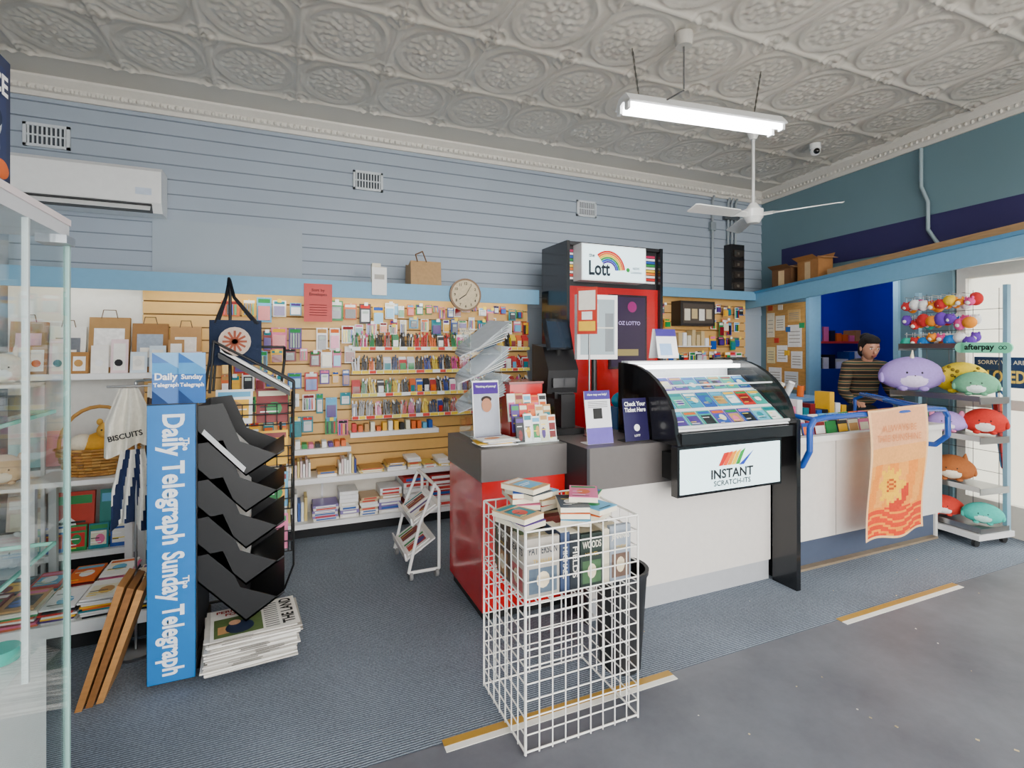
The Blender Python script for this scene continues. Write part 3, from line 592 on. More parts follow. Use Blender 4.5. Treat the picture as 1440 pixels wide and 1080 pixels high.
# scratch ticket display
prof=[(2.27,.953)]+[(2.77-.48*math.cos(a),1.0+.40*math.sin(a)) for a in np.linspace(.05,math.pi/2,10)]+[(2.83,1.40),(2.83,.953)]
m=MB()
m.prism(prof,'x',1.98,2.005,'#101114','gloss'); 
m.prism([(2.25,0)]+[(2.25,1.05)]+[(2.78-.50*math.cos(a),1.0+.42*math.sin(a)) for a in np.linspace(.15,math.pi/2,10)]+[(2.84,1.42),(2.84,.951),(2.425,.951),(2.425,0)],'x',2.885,2.92,'#101114','gloss')
m.box(2.005,2.885,2.8,2.83,.953,1.41,'#cfd2d6','satin'); m.box(2.005,2.885,2.27,2.8,.953,.965,'#222'); m.box(2.005,2.885,2.265,2.285,.953,1.02,'#1a1a1c','gloss')
for row,(y,z,h) in enumerate(((2.31,1.03,.14),(2.435,1.125,.14),(2.57,1.22,.13))):
    o=Vector((2.01,y,z)); m.slab(o,X_,(0,.78,.626),.87,h+.01,.006,'#e8e8ec','satin'); m.q(o,X_,(0,.78,.626),0,.87,-.012,.008,.004,'#f4f4f4','satin')
    for k in range(8):
        m.cover(o+Vector((.012+k*.107,0,0))+Vector((0,-.626,.78))*.006+Vector((0,.78,.626))*.012,X_,(0,.78,.626),.098,h-.015,.002,R.choice(['#1f98b8','#2fa898','#f0b81c','#6040a8','#c8231b','#1c4fa8','#60b8d0']))
gp=[(2.765-.465*math.cos(a),1.0+.395*math.sin(a)) for a in np.linspace(.12,math.pi/2,10)]
for a,b in zip(gp[:-1],gp[1:]): m.add([(2.006,*a),(2.884,*a),(2.884,*b),(2.006,*b)],[(0,1,2,3)],'#ffffff','glass',True)
m.box(2.01,2.88,2.68,2.73,1.36,1.385,'#ffffff','strip'); m.tube([(2.0,2.765,1.397),(2.885,2.765,1.397)],.014,'#e8eaec','satin')
m.tube([(2.006,*gp[4]),(2.884,*gp[4])],.006,'#d8dadc','satin'); m.tube([(2.006,*gp[0]),(2.884,*gp[0])],.01,'#d8dadc','satin')
m.box(1.95,2.74,2.24,2.29,.68,.955,'#0e0f11','gloss'); m.box(2.0,2.7,2.29,2.427,.75,.9,'#1a1a1a')
m.q((1.965,2.24,.695),X_,Z_,0,.76,0,.245,.002,'#d2eef2','sign')
m.text('INSTANT',(2.345,2.24,.785),X_,Z_,'#10161c',width=.32,height=.055,off=.004,bold=.03); m.text('SCRATCH-ITS',(2.345,2.24,.733),X_,Z_,'#10161c',width=.28,height=.03,off=.004,bold=.02)
for k,c in enumerate(['#d01a10','#f04a10','#f49010','#f4c810','#20983a']): 
    x=2.24+k*.032; m.add([(x,2.236,.83),(x+.03,2.236,.83),(x+.078,2.236,.905+.004*k),(x+.04,2.236,.9)],[(0,1,2,3)],c)
m.add([(2.39,2.235,.825),(2.43,2.235,.825),(2.51,2.235,.905)],[(0,1,2)],'#1c3cb0')
m.build('lottery_ticket_display')
# right-hand counter with magazine bins
m=MB()
m.box(2.925,4.75,2.43,2.46,.2,.88,'#dedbd4','satin'); m.box(2.93,4.75,2.40,2.46,.86,.9,'#e8e6e0','satin'); m.box(4.72,4.75,2.46,3.0,.0,.9,'#dedbd4','satin'); m.box(2.925,4.72,2.97,3.0,0,.9,'#2b4a86','satin')
m.box(2.93,4.74,2.475,2.5,0,.2,'#4a5468','satin'); m.box(2.93,4.7,2.43,2.475,.0,.015,'#8a7a64','wood'); m.box(2.93,4.72,2.46,2.97,.55,.57,'#dddddd','satin')
m.box(2.925,2.95,2.43,3.0,0,.9,'#26262a','satin')
for x in (3.5,4.1): m.box(x,x+.004,2.428,2.43,.2,.86,'#a8a49c')
m.build('magazine_counter')
m=MB(); x=2.97
while x<4.6:
    for y in (2.5,2.66,2.82):
        for k in range(3): m.slab((x,y+k*.03,.572),X_,(0,.2,.98),.11,R.uniform(.33,.39),.008,R.choice(PAL+['#e8e8e8','#ffffff']),'satin')
        m.cover((x,y-.01,.60),X_,(0,.2,.98),.11,.37,.006)
    x+=.122
m.build('counter_magazines')
m=MB(); BR='#1448a0'
m.tube([(2.96,2.36,.74),(2.96,2.27,.76),(2.96,2.22,.86),(2.96,2.22,1.0),(3.0,2.22,1.05),(3.1,2.22,1.06),(4.25,2.22,1.06),(4.36,2.22,1.05),(4.41,2.22,1.0),(4.41,2.22,.86),(4.41,2.3,.78),(4.41,2.425,.77)],.019,BR,'gloss',10)
m.tube([(2.96,2.36,.74),(2.96,2.42,.74)],.019,BR,'gloss'); m.tube([(3.0,2.22,1.05),(2.99,2.35,1.06),(2.99,2.44,1.0),(2.99,2.45,.905)],.016,BR,'gloss')
m.tube([(4.1,2.22,1.06),(4.15,2.5,1.1),(4.5,2.9,1.1),(4.62,2.85,1.08),(4.41,2.3,1.04),(4.38,2.22,1.04)],.016,BR,'gloss'); m.tube([(4.55,2.88,1.1),(4.55,2.985,1.05),(4.55,2.985,.905)],.014,BR,'gloss')
m.build('blue_handrail')
m=MB(); nz=60;nx=28;V=[]
for j in range(nz+1):
    for i in range(nx+1):
        v=j/nz;s=i/nx; V.append((3.47+.62*s+.015*math.sin(v*6),2.193-.012*math.sin(s*7+v*4),1.085-.86*v+.02*s+.012*math.sin(s*9)*v))
def bc(s,v):
    d=math.hypot((s-.42)*.62,(v-.60)*.86); a=math.atan2(v-.6,s-.42)
    if s<.04 or s>.96 or v>.98 or v<.015: return '#f0bf8a'
    if d<.05: return '#b8480c' if int(s*40+v*60)%2 else '#f0a010'
    if d<.11+.025*math.cos(10*a): return '#f6b80c'
    if .11<d<.17 and v>.6 and s>.4: return '#c83418'
    if v>.76: return '#d83a10' if int(v*50+math.sin(s*9)*1.2)%3 else '#f08a20'
    if v>.44: return '#ee8a28' if math.sin(s*22+v*8)>0 else '#f09c40'
    return '#eba45a' if v>.3 else '#e8a878'
for j in range(nz):
    for i in range(nx):
        a=j*(nx+1)+i; m.add([V[a],V[a+1],V[a+nx+2],V[a+nx+1]],[(0,1,2,3)],bc((i+.5)/nx,(j+.5)/nz),'fabric',True)
m.add([(3.47,2.193,1.085),(4.09,2.193,1.105),(4.09,2.25,1.09),(3.47,2.25,1.08)],[(0,1,2,3)],'#e8a060','fabric')
m.text('ALWAYS BE\nTHE SUNSHINE',(3.77,2.175,.93),X_,Z_,'#d88048',width=.46,height=.11,off=.006,bold=.0)
m.build('beach_towel')
# back desk
m=MB(); m.box(3.3,4.68,3.38,3.75,.0,1.0,'#2a4e9a','satin'); m.box(3.25,4.72,3.34,3.78,1.0,1.03,'#6fa2d4','satin')
m.build('staff_desk')
m=MB()
for k in range(10): 
    x=3.4+k*.12; h=R.uniform(.08,.2); m.cyl((x,3.45+.1*R.random(),1.032),(x,3.45,1.032+h),R.uniform(.02,.035),R.choice(PAL),'gloss',12)
    m.cyl((x,3.65,1.032),(x,3.65,1.05),.04,'#333333','satin',12)
m.build('desk_jars')
m=MB(); m.box(3.0,3.35,3.05,3.09,1.18,1.42,'#16171a','gloss'); m.box(3.15,3.2,3.09,3.12,.92,1.3,'#16171a'); m.box(3.02,3.33,3.02,3.2,.903,.92,'#16171a'); m.box(3.03,3.32,3.046,3.05,1.2,1.4,'#8a949c','screen'); m.build('computer_monitor')
m=MB(); m.box(3.5,3.75,3.05,3.25,.905,1.04,'#e4e4e0','satin'); m.box(3.53,3.72,3.045,3.05,.93,.98,'#333333'); m.obox((3.62,3.14,1.06),(.2,.14,.02),(.3,0,0),'#444444','satin'); m.box(3.5,3.75,3.02,3.25,.903,.905,'#888888'); m.build('cash_register')
m=MB(); m.box(3.0,4.7,3.005,3.28,.88,.9,'#6fa2d4','satin'); m.box(3.0,4.7,3.005,3.03,0,.88,'#2a4e9a','satin')
for k in range(9):
    x=3.85+k*.08; m.box(x,x+.06,3.06,3.2,.9,.95+R.random()*.16,R.choice(PAL+['#f2f2f2']),'satin')
m.build('register_shelf')
# clutter near ticket display
m=MB(); m.cyl((2.42,2.93,.952),(2.42,2.93,1.04),.035,'#222222','satin',16)
for k in range(7): a=k*.9; m.cyl((2.42+.015*math.cos(a),2.93+.015*math.sin(a),.96),(2.42+.04*math.cos(a),2.93+.03*math.sin(a),1.12),.004,R.choice(PAL),'gloss',6)
m.build('pen_cup')
m=MB(); m.prism([(2.88,.952),(2.98,.952),(2.98,1.0),(2.88,.975)],'x',2.62,2.72,'#2a2c30','satin'); m.box(2.635,2.705,2.90,2.94,.978,.984,'#9ac0a8','screen'); m.build('card_terminal')
# ---------------------------------------------------------------- items on counters
m=MB()
m.slab((1.03,2.93,.95),X_,(0,.12,.99),.17,.35,.008,'#f2f2f2','gloss'); m.q((1.03,2.93,.95),X_,(0,.12,.99),.005,.165,.01,.34,.001,'#b4bac8'); m.q((1.03,2.93,.95),X_,(0,.12,.99),.005,.165,.27,.34,.002,'#441f80'); m.text('Thinking of joining?',(1.115,2.965,1.26),X_,(0,.12,.99),'#ffffff',width=.13,off=.003)
m.disc((1.115,2.95,1.15),X_,(0,.12,.99),.032,.004,'#b98060',ry=.042); m.disc((1.115,2.955,1.185),X_,(0,.12,.99),.033,.0045,'#2a1c16',ry=.02); m.disc((1.115,2.944,1.04),X_,(0,.12,.99),.065,.004,'#1c2c48',ry=.065); m.box(1.03,1.2,2.93,3.0,.946,.95,'#dddddd')
m.build('poster_stand')
m=MB()
for row in range(3):
    for k in range(5):
        h=.15+.02*R.random(); y=2.73+row*.06; z=.947+row*.055; m.cover((1.22+k*.052,y,z),X_,(0,.2,.98),.05,h,.012)
m.box(1.215,1.485,2.72,2.93,.946,.952,'#f0f0f0','gloss'); 
for k in (0,1,2): m.box(1.215,1.485,2.712+k*.06,2.714+k*.06,.947,.99+k*.055,'#ffffff','glass')
m.build('puzzle_book_display')
m=MB()
for k in range(6): m.obox((1.1+R.uniform(-.02,.02),2.77+R.uniform(-.015,.015),.95+k*.006),(.2,.14,.005),(0,0,R.uniform(-.15,.15)),R.choice(['#f0f0ee','#dcd8c8','#f4c431','#e8e8f0']))
m.cover((1.0,2.69,.985),(.98,.1,0),(-.1,.98,0),.2,.14,.004,'#f2f2ee'); m.build('form_stack')
# acrylic newspaper rack
m=MB()
m.box(1.04,1.25,3.04,3.24,.946,.955,'#dfe8ea','gloss')
for x in (1.04,1.245): m.box(x,x+.005,3.03,3.24,.946,1.62,'#ffffff','glass')
m.box(1.04,1.25,3.235,3.24,.946,1.62,'#ffffff','glass')
for t,z in enumerate((1.12,1.3,1.46)):
    m.box(1.045,1.245,3.03,3.235,z-.006,z,'#ffffff','glass')
    for k in range(7):
        c_=Vector((1.13+k*.006,3.12,z+.04+k*.014)); rot=(.1,-.35-.04*k,.08*k-.2)
        m.obox(c_,(.30,.2,.004),rot,R.choice(['#d0d3d6','#b8bec4','#e4e4e2','#a8aeb4','#c8d0d8']))
        m.obox(c_+Vector((.03,-.03,-.004)),(.12,.08,.001),rot,R.choice(['#8a9098','#b0583a','#4a6a90']))
m.build('newspaper_rack')
# lottery terminal
m=MB(); m.box(1.52,1.74,2.85,3.0,.952,.99,'#141417','satin'); m.prism([(2.98,1.2),(2.96,1.35),(3.04,1.5),(3.2,1.52),(3.2,1.2)],'x',1.54,1.76,'#141417','satin'); m.box(1.6,1.7,2.9,2.99,.99,1.2,'#141417','satin'); m.box(1.58,1.72,2.95,3.12,1.17,1.21,'#141417','satin')
m.obox((1.62,2.98,1.58),(.24,.03,.2),(-.2,0,.4),'#1d1e22','gloss'); m.obox((1.617,2.962,1.58),(.21,.004,.17),(-.2,0,.4),'#1e2834','screen'); m.box(1.57,1.73,2.95,2.97,1.24,1.3,'#2c2d31','gloss'); m.cyl((1.64,3.02,1.45),(1.64,3.0,1.55),.02,'#111')
m.build('lottery_terminal')
m=MB(Matrix.Translation((1.87,2.92,0))@Matrix.Rotation(-.1,4,'Z'))
m.box(-.145,.145,-.02,.02,1.42,1.84,'#f4f4f4','satin'); m.q((-.145,-.02,1.42),X_,Z_,.022,.268,.03,.39,.001,'#74868c','screen'); m.q((-.145,-.02,1.42),X_,Z_,.03,.26,.2,.21,.002,'#a8a89c','screen'); m.q((-.145,-.02,1.42),X_,Z_,.2,.26,.05,.3,.0015,'#4a545a','screen'); m.q((-.145,-.02,1.42),X_,Z_,.04,.15,.24,.36,.0015,'#98a09c','screen')
m.cyl((0,.03,.97),(0,.03,1.6),.018,'#222222','satin'); m.cyl((0,.0,.952),(0,.0,.97),.07,'#222222','satin',20)
m.build('customer_display')
m=MB(); o=Vector((1.68,2.84,1.58));r=Vector((.6,-.8,0)); m.slab(o,r,Z_,.13,.29,.006,'#c83a2b','satin')
m.q(o,r,Z_,.01,.12,.15,.27,.001,'#f0ece0'); m.q(o,r,Z_,.01,.12,.02,.08,.001,'#f4c431'); m.q(o,r,Z_,.03,.1,.09,.14,.001,'#f8f8f8'); m.cyl((1.73,2.78,.952),(1.73,2.78,1.58),.006,'#888888','metal'); m.cyl((1.73,2.78,.952),(1.73,2.78,.957),.04,'#888888','metal',16); m.build('promo_poster')
m=MB(); o=(1.56,2.52,.952); u=(0,.15,.99); m.slab(o,X_,u,.17,.3,.006,'#f0f0f4','gloss'); m.q(o,X_,u,0,.17,.25,.3,.001,'#43338a'); m.q(o,X_,u,0,.17,0,.09,.001,'#6a5ab4'); m.q(o,X_,u,.05,.11,.14,.2,.001,'#222222'); m.text('How may we help?',(1.645,2.562,1.226),X_,u,'#ffffff',width=.13,off=.003)
for k in range(4): m.q(o,X_,u,.02,.15,.205+k*.01,.209+k*.01,.001,'#777777')
m.box(1.56,1.73,2.52,2.6,.951,.955,'#dddddd'); m.build('counter_sign')
m=MB(); o=(1.80,2.5,.952); m.slab(o,X_,u,.17,.25,.006,'#1c1444','gloss'); m.text('Check Your\nTicket Here',(1.885,2.53,1.15),X_,u,'#ffffff',width=.15,height=.06,off=.003,bold=.025); m.disc((1.885,2.51,1.03),X_,u,.02,.003,'#ffffff'); m.text('LOTT',(1.885,2.505,.985),X_,u,'#ffffff',width=.04,off=.003); m.box(1.80,1.97,2.5,2.58,.951,.955,'#222'); m.build('counter_sign')
m=MB(); m.ell((2.1,2.95,1.14),(.09,.045,.06),'#0f86a8','gloss'); m.box(2.02,2.2,2.9,2.99,.952,1.1,'#1b5f9a','satin') ; m.build('tape_dispenser')
m=MB(); o=(2.28,2.8,1.425); m.slab(o,X_,(0,.2,.98),.17,.2,.004,'#f4f4f6','gloss'); m.q(o,X_,(0,.2,.98),0,.17,.15,.2,.001,'#3a2a84'); m.q(o,X_,(0,.2,.98),.02,.12,.02,.1,.001,'#8fb0d8'); m.slab((2.28,2.9,1.425),X_,(0,-.2,.98),.17,.2,.004,'#f4f4f6','gloss'); m.build('tent_card')
# Lott back unit
m=MB()
m.box(2.25,2.28,3.98,4.46,0,2.43,'#17181b','gloss'); m.box(3.26,3.29,3.98,4.46,0,2.43,'#17181b','gloss'); m.box(2.28,3.26,4.42,4.46,0,2.43,'#17181b','satin'); m.box(2.28,3.26,4.0,4.42,2.40,2.43,'#17181b','satin'); m.box(2.28,3.26,4.04,4.06,2.04,2.4,'#1c1d20','satin')
m.box(2.28,3.26,4.02,4.2,0,2.04,'#b80e12','gloss'); m.box(2.70,3.12,4.0,4.02,1.3,1.98,'#2a1620','gloss'); m.q((2.72,4.0,1.32),X_,Z_,0,.38,0,.64,.002,'#2a1c34','screen'); m.text('OZ LOTTO',(2.92,4.0,1.72),X_,Z_,'#a898c8',width=.24,off=.004,mat='screen'); m.disc((2.95,4.0,1.87),X_,Z_,.05,.004,'#7a1a5a','screen'); m.q((2.72,4.0,1.32),X_,Z_,.04,.3,.1,.16,.003,'#8a7a4a','screen')
m.box(2.35,3.03,3.9,4.04,2.08,2.4,'#f4f6f6','gloss'); m.q((2.35,3.9,2.08),X_,Z_,.01,.67,.01,.31,.002,'#d4eef2','sign')
for k,c in enumerate(['#d01a10','#f07810','#f4c810','#20983a','#1050b8','#4a2a90']):
    r0=.18-k*.018; m.disc((2.62,3.9,2.17),X_,Z_,r0,.004,c,'matte',a0=5,a1=130,rin=r0-.017,n=20)
m.text('Lott',(2.53,3.9,2.19),X_,Z_,'#10202c',width=.22,height=.13,off=.006,bold=.03); m.text('the',(2.45,3.9,2.30),X_,Z_,'#10202c',width=.06,off=.006,bold=.02); m.text('NSW\nLotteries',(2.92,3.9,2.19),X_,Z_,'#40506a',width=.12,off=.006); m.disc((2.83,3.9,2.19),X_,Z_,.02,.006,'#20983a')
for x0,x1 in ((2.285,2.345),(3.05,3.24)):
    for k,c in enumerate(['#f2f2f2','#c8201a','#f2f2f2','#e0701c','#f0c010','#f2f2f2','#208a40','#1c50a8','#f2f2f2','#b01a50']): m.q((x0,4.04,2.1),X_,Z_,0,x1-x0,k*.027,k*.027+.02,.004,c,'satin')
m.build('lottery_kiosk')
# staff-area slatwall on back
m=MB()
m.box(3.32,5.2,SY+.1,SY+.14,.8,2.05,'#7d5a28')
z=.82
while z<2.0: m.box(3.32,5.2,SY+.08,SY+.1,z,z+.087,'#d8a860','satin'); z+=.098
m.box(3.32,5.2,4.6,4.62,2.06,2.16,'#6ba2c4','satin'); m.box(3.32,5.2,4.62,YB-.025,2.14,2.16,'#86b0ca','satin')
m.build('slatwall_panel')
m=MB(); SYo=SY; SY=SY+.08
for z in (1.99,1.82,1.63,1.44,1.25):
    h=.14 if z>1.9 else .15
    packs(3.4,3.92,z,h,.06,.1,.95); packs(4.6,5.05,z,h,.06,.1,.95)
packs(3.95,4.55,1.44,.15,.06,.1); packs(3.95,4.55,1.25,.15,.06,.1); SY=SYo
m.build('hanging_gift_packs')
m=MB(); m.box(4.05,4.55,4.6,4.755,1.74,2.02,'#2a2420','satin'); m.box(4.08,4.52,4.595,4.6,1.77,1.99,'#4a4038','matte'); m.box(4.02,4.5,4.6,4.755,1.5,1.515,'#d9d9d9','satin')
for k in range(4): m.box(4.1+k*.105,4.18+k*.105,4.592,4.595,1.80+.02*(k%2),1.93,['#d8d0bc','#c8b080','#e8e4da','#b8a888'][k])
for k in range(7): m.box(4.04+k*.065,4.09+k*.065,4.62,4.72,1.515,1.6+R.random()*.1,R.choice(['#e8e0c8','#f4f4f4','#c8b080']),'satin')
m.build('notice_cabinet')
m=MB(MW); m.box(.10,.7,-.012,-.0,1.0,2.02,'#c8964f','wood')
for (t,z,w,h,c) in ((.12,1.62,.12,.3,'#e8dcc0'),(.26,1.7,.14,.18,'#f0ead8'),(.45,1.5,.2,.26,'#f4f2ee'),(.28,1.32,.16,.2,'#ffffff'),(.5,1.25,.16,.2,'#f2f2f2'),(.12,1.3,.13,.2,'#e8d8a0'),(.45,1.8,.18,.14,'#d8b070'),(.15,1.05,.2,.2,'#f4f4f4'),(.4,1.03,.2,.18,'#d8e0e8')):
    m.box(t,t+w,-.018,-.013,z,z+h,c)
    for k in range(4): m.box(t+.02,t+w-.02,-.0195,-.018,z+h*.2+k*h*.16,z+h*.2+k*h*.16+.008,'#9a9488')
for (t,z,c) in ((.24,1.55,'#d03a2a'),(.42,1.68,'#2a6ab0'),(.4,1.4,'#f0c030'),(.62,1.72,'#2a9a5a'),(.3,1.95,'#e8e0d0'),(.14,1.95,'#c84a2a')): m.box(t,t+.07,-.02,-.013,z,z+.06,c)
m.build('notice_board')
# clock
m=MB(); m.cyl((1.466,4.395,1.96),(1.466,4.418,1.96),.145,'#7a5a3a','satin',36); m.disc((1.466,4.395,1.96),X_,Z_,.128,.001,'#cdbb98','print',n=36)
for k in range(12):
    a=math.pi/2-k*math.pi/6; m.text(str(12 if k==0 else k),(1.466+.1*math.cos(a),4.395,1.96+.1*math.sin(a)),X_,Z_,'#2a221c',height=.025,off=.003,bold=.03)
m.obox((1.466-.03,4.388,1.96-.02),(.075,.002,.008),(0,-.6,0),'#1a1a1a'); m.obox((1.466+.02,4.387,1.96+.035),(.09,.002,.005),(0,-1.05,0),'#1a1a1a'); m.build('wall_clock')
m=MB(); m.box(1.0,1.27,4.5,4.7,2.036,2.038,'#a88a64'); m.prism([(4.48,2.036),(4.72,2.036),(4.7,2.24),(4.6,2.22),(4.5,2.25)],'x',1.0,1.27,'#a8824f','print'); m.tube([(1.06,4.49,2.24),(1.04,4.48,2.3),(1.1,4.48,2.33),(1.14,4.49,2.24)],.006,'#6a4a2a'); m.build('paper_bag')
m=MB(); m.box(.66,.78,4.405,4.418,1.93,2.16,'#eeeeea','satin'); m.box(.68,.76,4.403,4.405,2.06,2.1,'#b0aca4'); m.box(.67,.74,4.46,4.54,2.036,2.2,'#e4ddc8','satin'); m.box(.69,.77,4.45,4.46,2.036,2.17,'#cdbb90'); m.build('card_pack')
m=MB(); m.box(.14,.35,4.41,4.418,1.70,2.0,'#c4221a','satin'); m.text('Sort by\nEnvelopes',(.245,4.41,1.93),X_,Z_,'#3a0a08',width=.13,off=.002)
for k in range(5): m.q((.14,4.41,1.7),X_,Z_,.04,.17,.05+k*.02,.055+k*.02,.002,'#6a1410')
m.build('red_notice')
# white trolley beside counter
m=MB(); W='#f0f0ee'
for y in (3.34,3.8):
    m.tube([(.93,y,.05),(.93,y,.56),(.9,y,.6)],.011,W,'gloss'); m.tube([(.73,y,.05),(.80,y,.35),(.9,y,.6)],.011,W,'gloss'); m.tube([(.73,y,.05),(.93,y,.05)],.011,W,'gloss')
    for x in (.745,.915): m.cyl((x-.01,y,.028),(x+.01,y,.028),.027,'#888888','satin',12)
m.tube([(.9,3.34,.6),(.9,3.8,.6)],.012,W,'gloss')
for z,x in ((.12,.72),(.34,.76)):
    m.prism([(x,z),(x+.19,z+.12),(x+.19,z+.13),(x,z+.012)],'y',3.36,3.78,W,'gloss'); m.prism([(x-.005,z),(x+.01,z),(x-.005,z+.05),(x-.015,z+.05)],'y',3.36,3.78,W,'gloss')
    for k in range(2): m.cover((x+.015,3.39+k*.19,z+.028),Vector((.845,0,.534)),Y_,.17,.17,.006,base='#f2f0ee',mat='satin')
m.build('magazine_trolley')
# ---------------------------------------------------------------- wire dump bin
m=MB(); x0,x1,y0,y1,zt=.81,1.31,1.74,2.17,.82; WH='#f6f4ee'; r=.003
nz=13; nx=9; ny=7
for j in range(nz+1):
    z=.012+(zt-.012)*j/nz; rr=r*1.5 if j in(0,nz) else r
    m.cyl((x0,y0,z),(x1,y0,z),rr,WH,'gloss',5);m.cyl((x0,y1,z),(x1,y1,z),rr,WH,'gloss',5);m.cyl((x0,y0,z),(x0,y1,z),rr,WH,'gloss',5);m.cyl((x1,y0,z),(x1,y1,z),rr,WH,'gloss',5)
for i in range(nx+1):
    x=x0+(x1-x0)*i/nx; 
    for y in (y0-.003,y1+.003): m.cyl((x,y,.004),(x,y,zt),r*(1.5 if i in(0,nx) else 1),WH,'gloss',5)
    m.cyl((x,y0,.55),(x,y1,.55),r,WH,'gloss',5)
for i in range(ny+1):
    y=y0+(y1-y0)*i/ny
    for x in (x0-.003,x1+.003): m.cyl((x,y,.004),(x,y,zt),r,WH,'gloss',5)
    m.cyl((x0,y,.55),(x1,y,.55),r,WH,'gloss',5)
m.build('wire_dump_bin')
m=MB(); BC=['#2c3c2c','#141c28','#7a2a22','#c8b890','#28385a','#4a3a2a','#a8a090','#1c1c1c','#5a6a4a','#1c2c26','#d0ccc0']
x=.825
def fcover(o,r,u,w,h,base,t1,t2,pc):
    m.slab(o,r,u,w,h,.02,base,'satin'); o=Vector(o);r=Vector(r);u=Vector(u)
    m.q(o,r,u,.08*w,.92*w,.08*h,.5*h,.001,pc,'print'); m.disc(o+r*w*.5+u*h*.3,r,u,w*.2,.0018,'#d8c8a8','print',ry=h*.14,n=12)
    m.text(t1,o+r*w*.5+u*h*.8,r,u,'#f0ead8' if sum(C(base))<1 else '#28303c',width=w*.85,height=h*.13,off=.0015); m.text(t2,o+r*w*.5+u*h*.62,r,u,'#c8a850',width=w*.6,off=.0015)
fcover((.825,1.765,.556),X_,Z_,.14,.225,'#a8a298','PATTERSON','THRILLER','#4a5a6a'); fcover((1.06,1.765,.556),X_,Z_,.10,.21,'#1c2c26','WOODS','NOVEL','#3a5a3a'); fcover((1.195,1.765,.556),X_,Z_,.10,.225,'#8a94a0','JENNINGS','LYNDA','#5a4438')
for xx,w,h,c,t in ((.97,.04,.23,'#2a3a5a','MICHAEL'),(1.012,.045,.22,'#182028','FIELDS'),(1.162,.03,.215,'#c8c0a8','')):
    m.box(xx,xx+w,1.765,1.9,.556,.556+h,c,'satin'); m.box(xx+.003,xx+w-.003,1.77,1.898,.556+h,.558+h,'#efe8d4')
    if t: m.text(t,(xx+w/2,1.764,.556+h*.5),(0,0,-1),X_,'#e8e4d8',width=.12,height=w*.5,off=.001)
m.box(.825,1.295,1.786,1.9,.556,.75,'#d8ccb0')
fcover((.8225,1.91,.556),(0,-1,0),Z_,.13,.21,'#c4bcb0','HEARTS','ROMANCE','#b05a5a')
y=1.92
fcover((.8225,2.05,.556),(0,-1,0),Z_,.125,.22,'#5a4a3a','OUTBACK','STORY','#a87a4a')
while y<2.13:
    w=R.uniform(.03,.05); h=R.uniform(.19,.24); c=R.choice(BC); m.box(.845,.96,y,y+w,.556,.556+h,c,'satin'); m.box(.98,1.29,y,y+w,.556,.556+h*.95,R.choice(BC),'satin'); y+=w+.002
for (x,y,z,a,n) in ((.83,1.79,.80,.2,2),(.99,1.80,.80,-.35,3),(1.15,1.77,.80,.45,2),(.86,1.97,.80,-.25,4),(1.0,1.98,.80,.3,3),(1.13,1.99,.80,-.6,2),(.92,1.90,.875,.6,2),(1.05,1.84,.875,-.5,1)):
    for k in range(n):
        aa=a+R.uniform(-.25,.25); r_=Vector((math.cos(aa),math.sin(aa),0));u_=Vector((-math.sin(aa),math.cos(aa),0)); zz=z+k*.025
        m.slab((x,y,zz+.021),r_,u_,.115,.17,.019,'#ece4cc'); m.cover((x,y,zz+.024),r_,u_,.117,.173,.0025,R.choice(PAL[:10]+['#e8a020','#f2f0ea','#c8a070','#2c3c4a']))
m.build('paperback_books')
# waste bin
m=MB(); cx,cy=1.46,2.07
m.cyl((cx,cy,.0),(cx,cy,.46),.095,'#1b1c1f','satin',28,.125,caps=False); m.cyl((cx,cy,0),(cx,cy,.01),.095,'#1b1c1f','satin',28); m.cyl((cx,cy,.02),(cx,cy,.46),.088,'#111214','satin',28,.118,caps=False); m.disc((cx,cy,.46),X_,Y_,.132,0,'#26272b','satin',rin=.115); m.cyl((cx,cy,.44),(cx,cy,.462),.13,'#26272b','satin',28,.132,caps=False); m.build('waste_bin')
# ---------------------------------------------------------------- fluorescent fixture over counter, plus added fill lamps
def fixture(a,b,name='fluorescent_and_fill_light'):
    a=Vector(a);b=Vector(b); d=(b-a); L=d.length; ang=math.atan2(d.y,d.x)
    M=Matrix.Translation((a+b)/2)@Matrix.Rotation(ang,4,'Z'); m=MB(M)
    m.prism([(-.1,.01),(-.045,.075),(.045,.075),(.1,.01),(.085,.005),(.0,.03),(-.085,.005)],'x',-L/2,L/2,'#dfe0e0','satin')
    for y in (-.05,.05):
        m.cyl((-L/2+.02,y,-.005),(L/2-.02,y,-.005),.017,'#ffffff','tube',14)
        for x in (-L/2,L/2-.02): m.box(x,x+.02,y-.022,y+.022,-.03,.03,'#e8e8e8','satin')
    for x,ox in ((-L/2+.12,-.05),(L/2-.2,.06)):
        n=14
        for k in range(n):
            z0=.075+k*(3.43-a.z-.075)/n; z1=.075+(k+1)*(3.43-a.z-.075)/n; m.cyl((x+ox*k/n,0,z0),(x+ox*(k+1)/n,0,z1),.004 if k%2 else .007,'#77756f','metal',5)
    m.build(name)
fixture((1.99,2.80,3.04),(3.2,2.65,3.04)); fixture((-.9,-.7,2.9),(.3,-.7,2.9)); fixture((1.2,-.7,2.9),(2.4,-.7,2.9)); fixture((3.2,-.3,2.9),(4.4,-.3,2.9))  # first hangs in view; other three are unseen lamps added as fill
m=MB(); m.cyl((2.27,2.55,3.36),(2.27,2.55,3.44),.05,'#b8b4ac','satin',20,.06); m.cyl((2.27,2.55,3.1),(2.27,2.55,3.38),.005,'#555'); m.cyl((2.27,2.55,3.09),(2.27,2.71,3.1),.005,'#555555'); m.build('ceiling_rose')
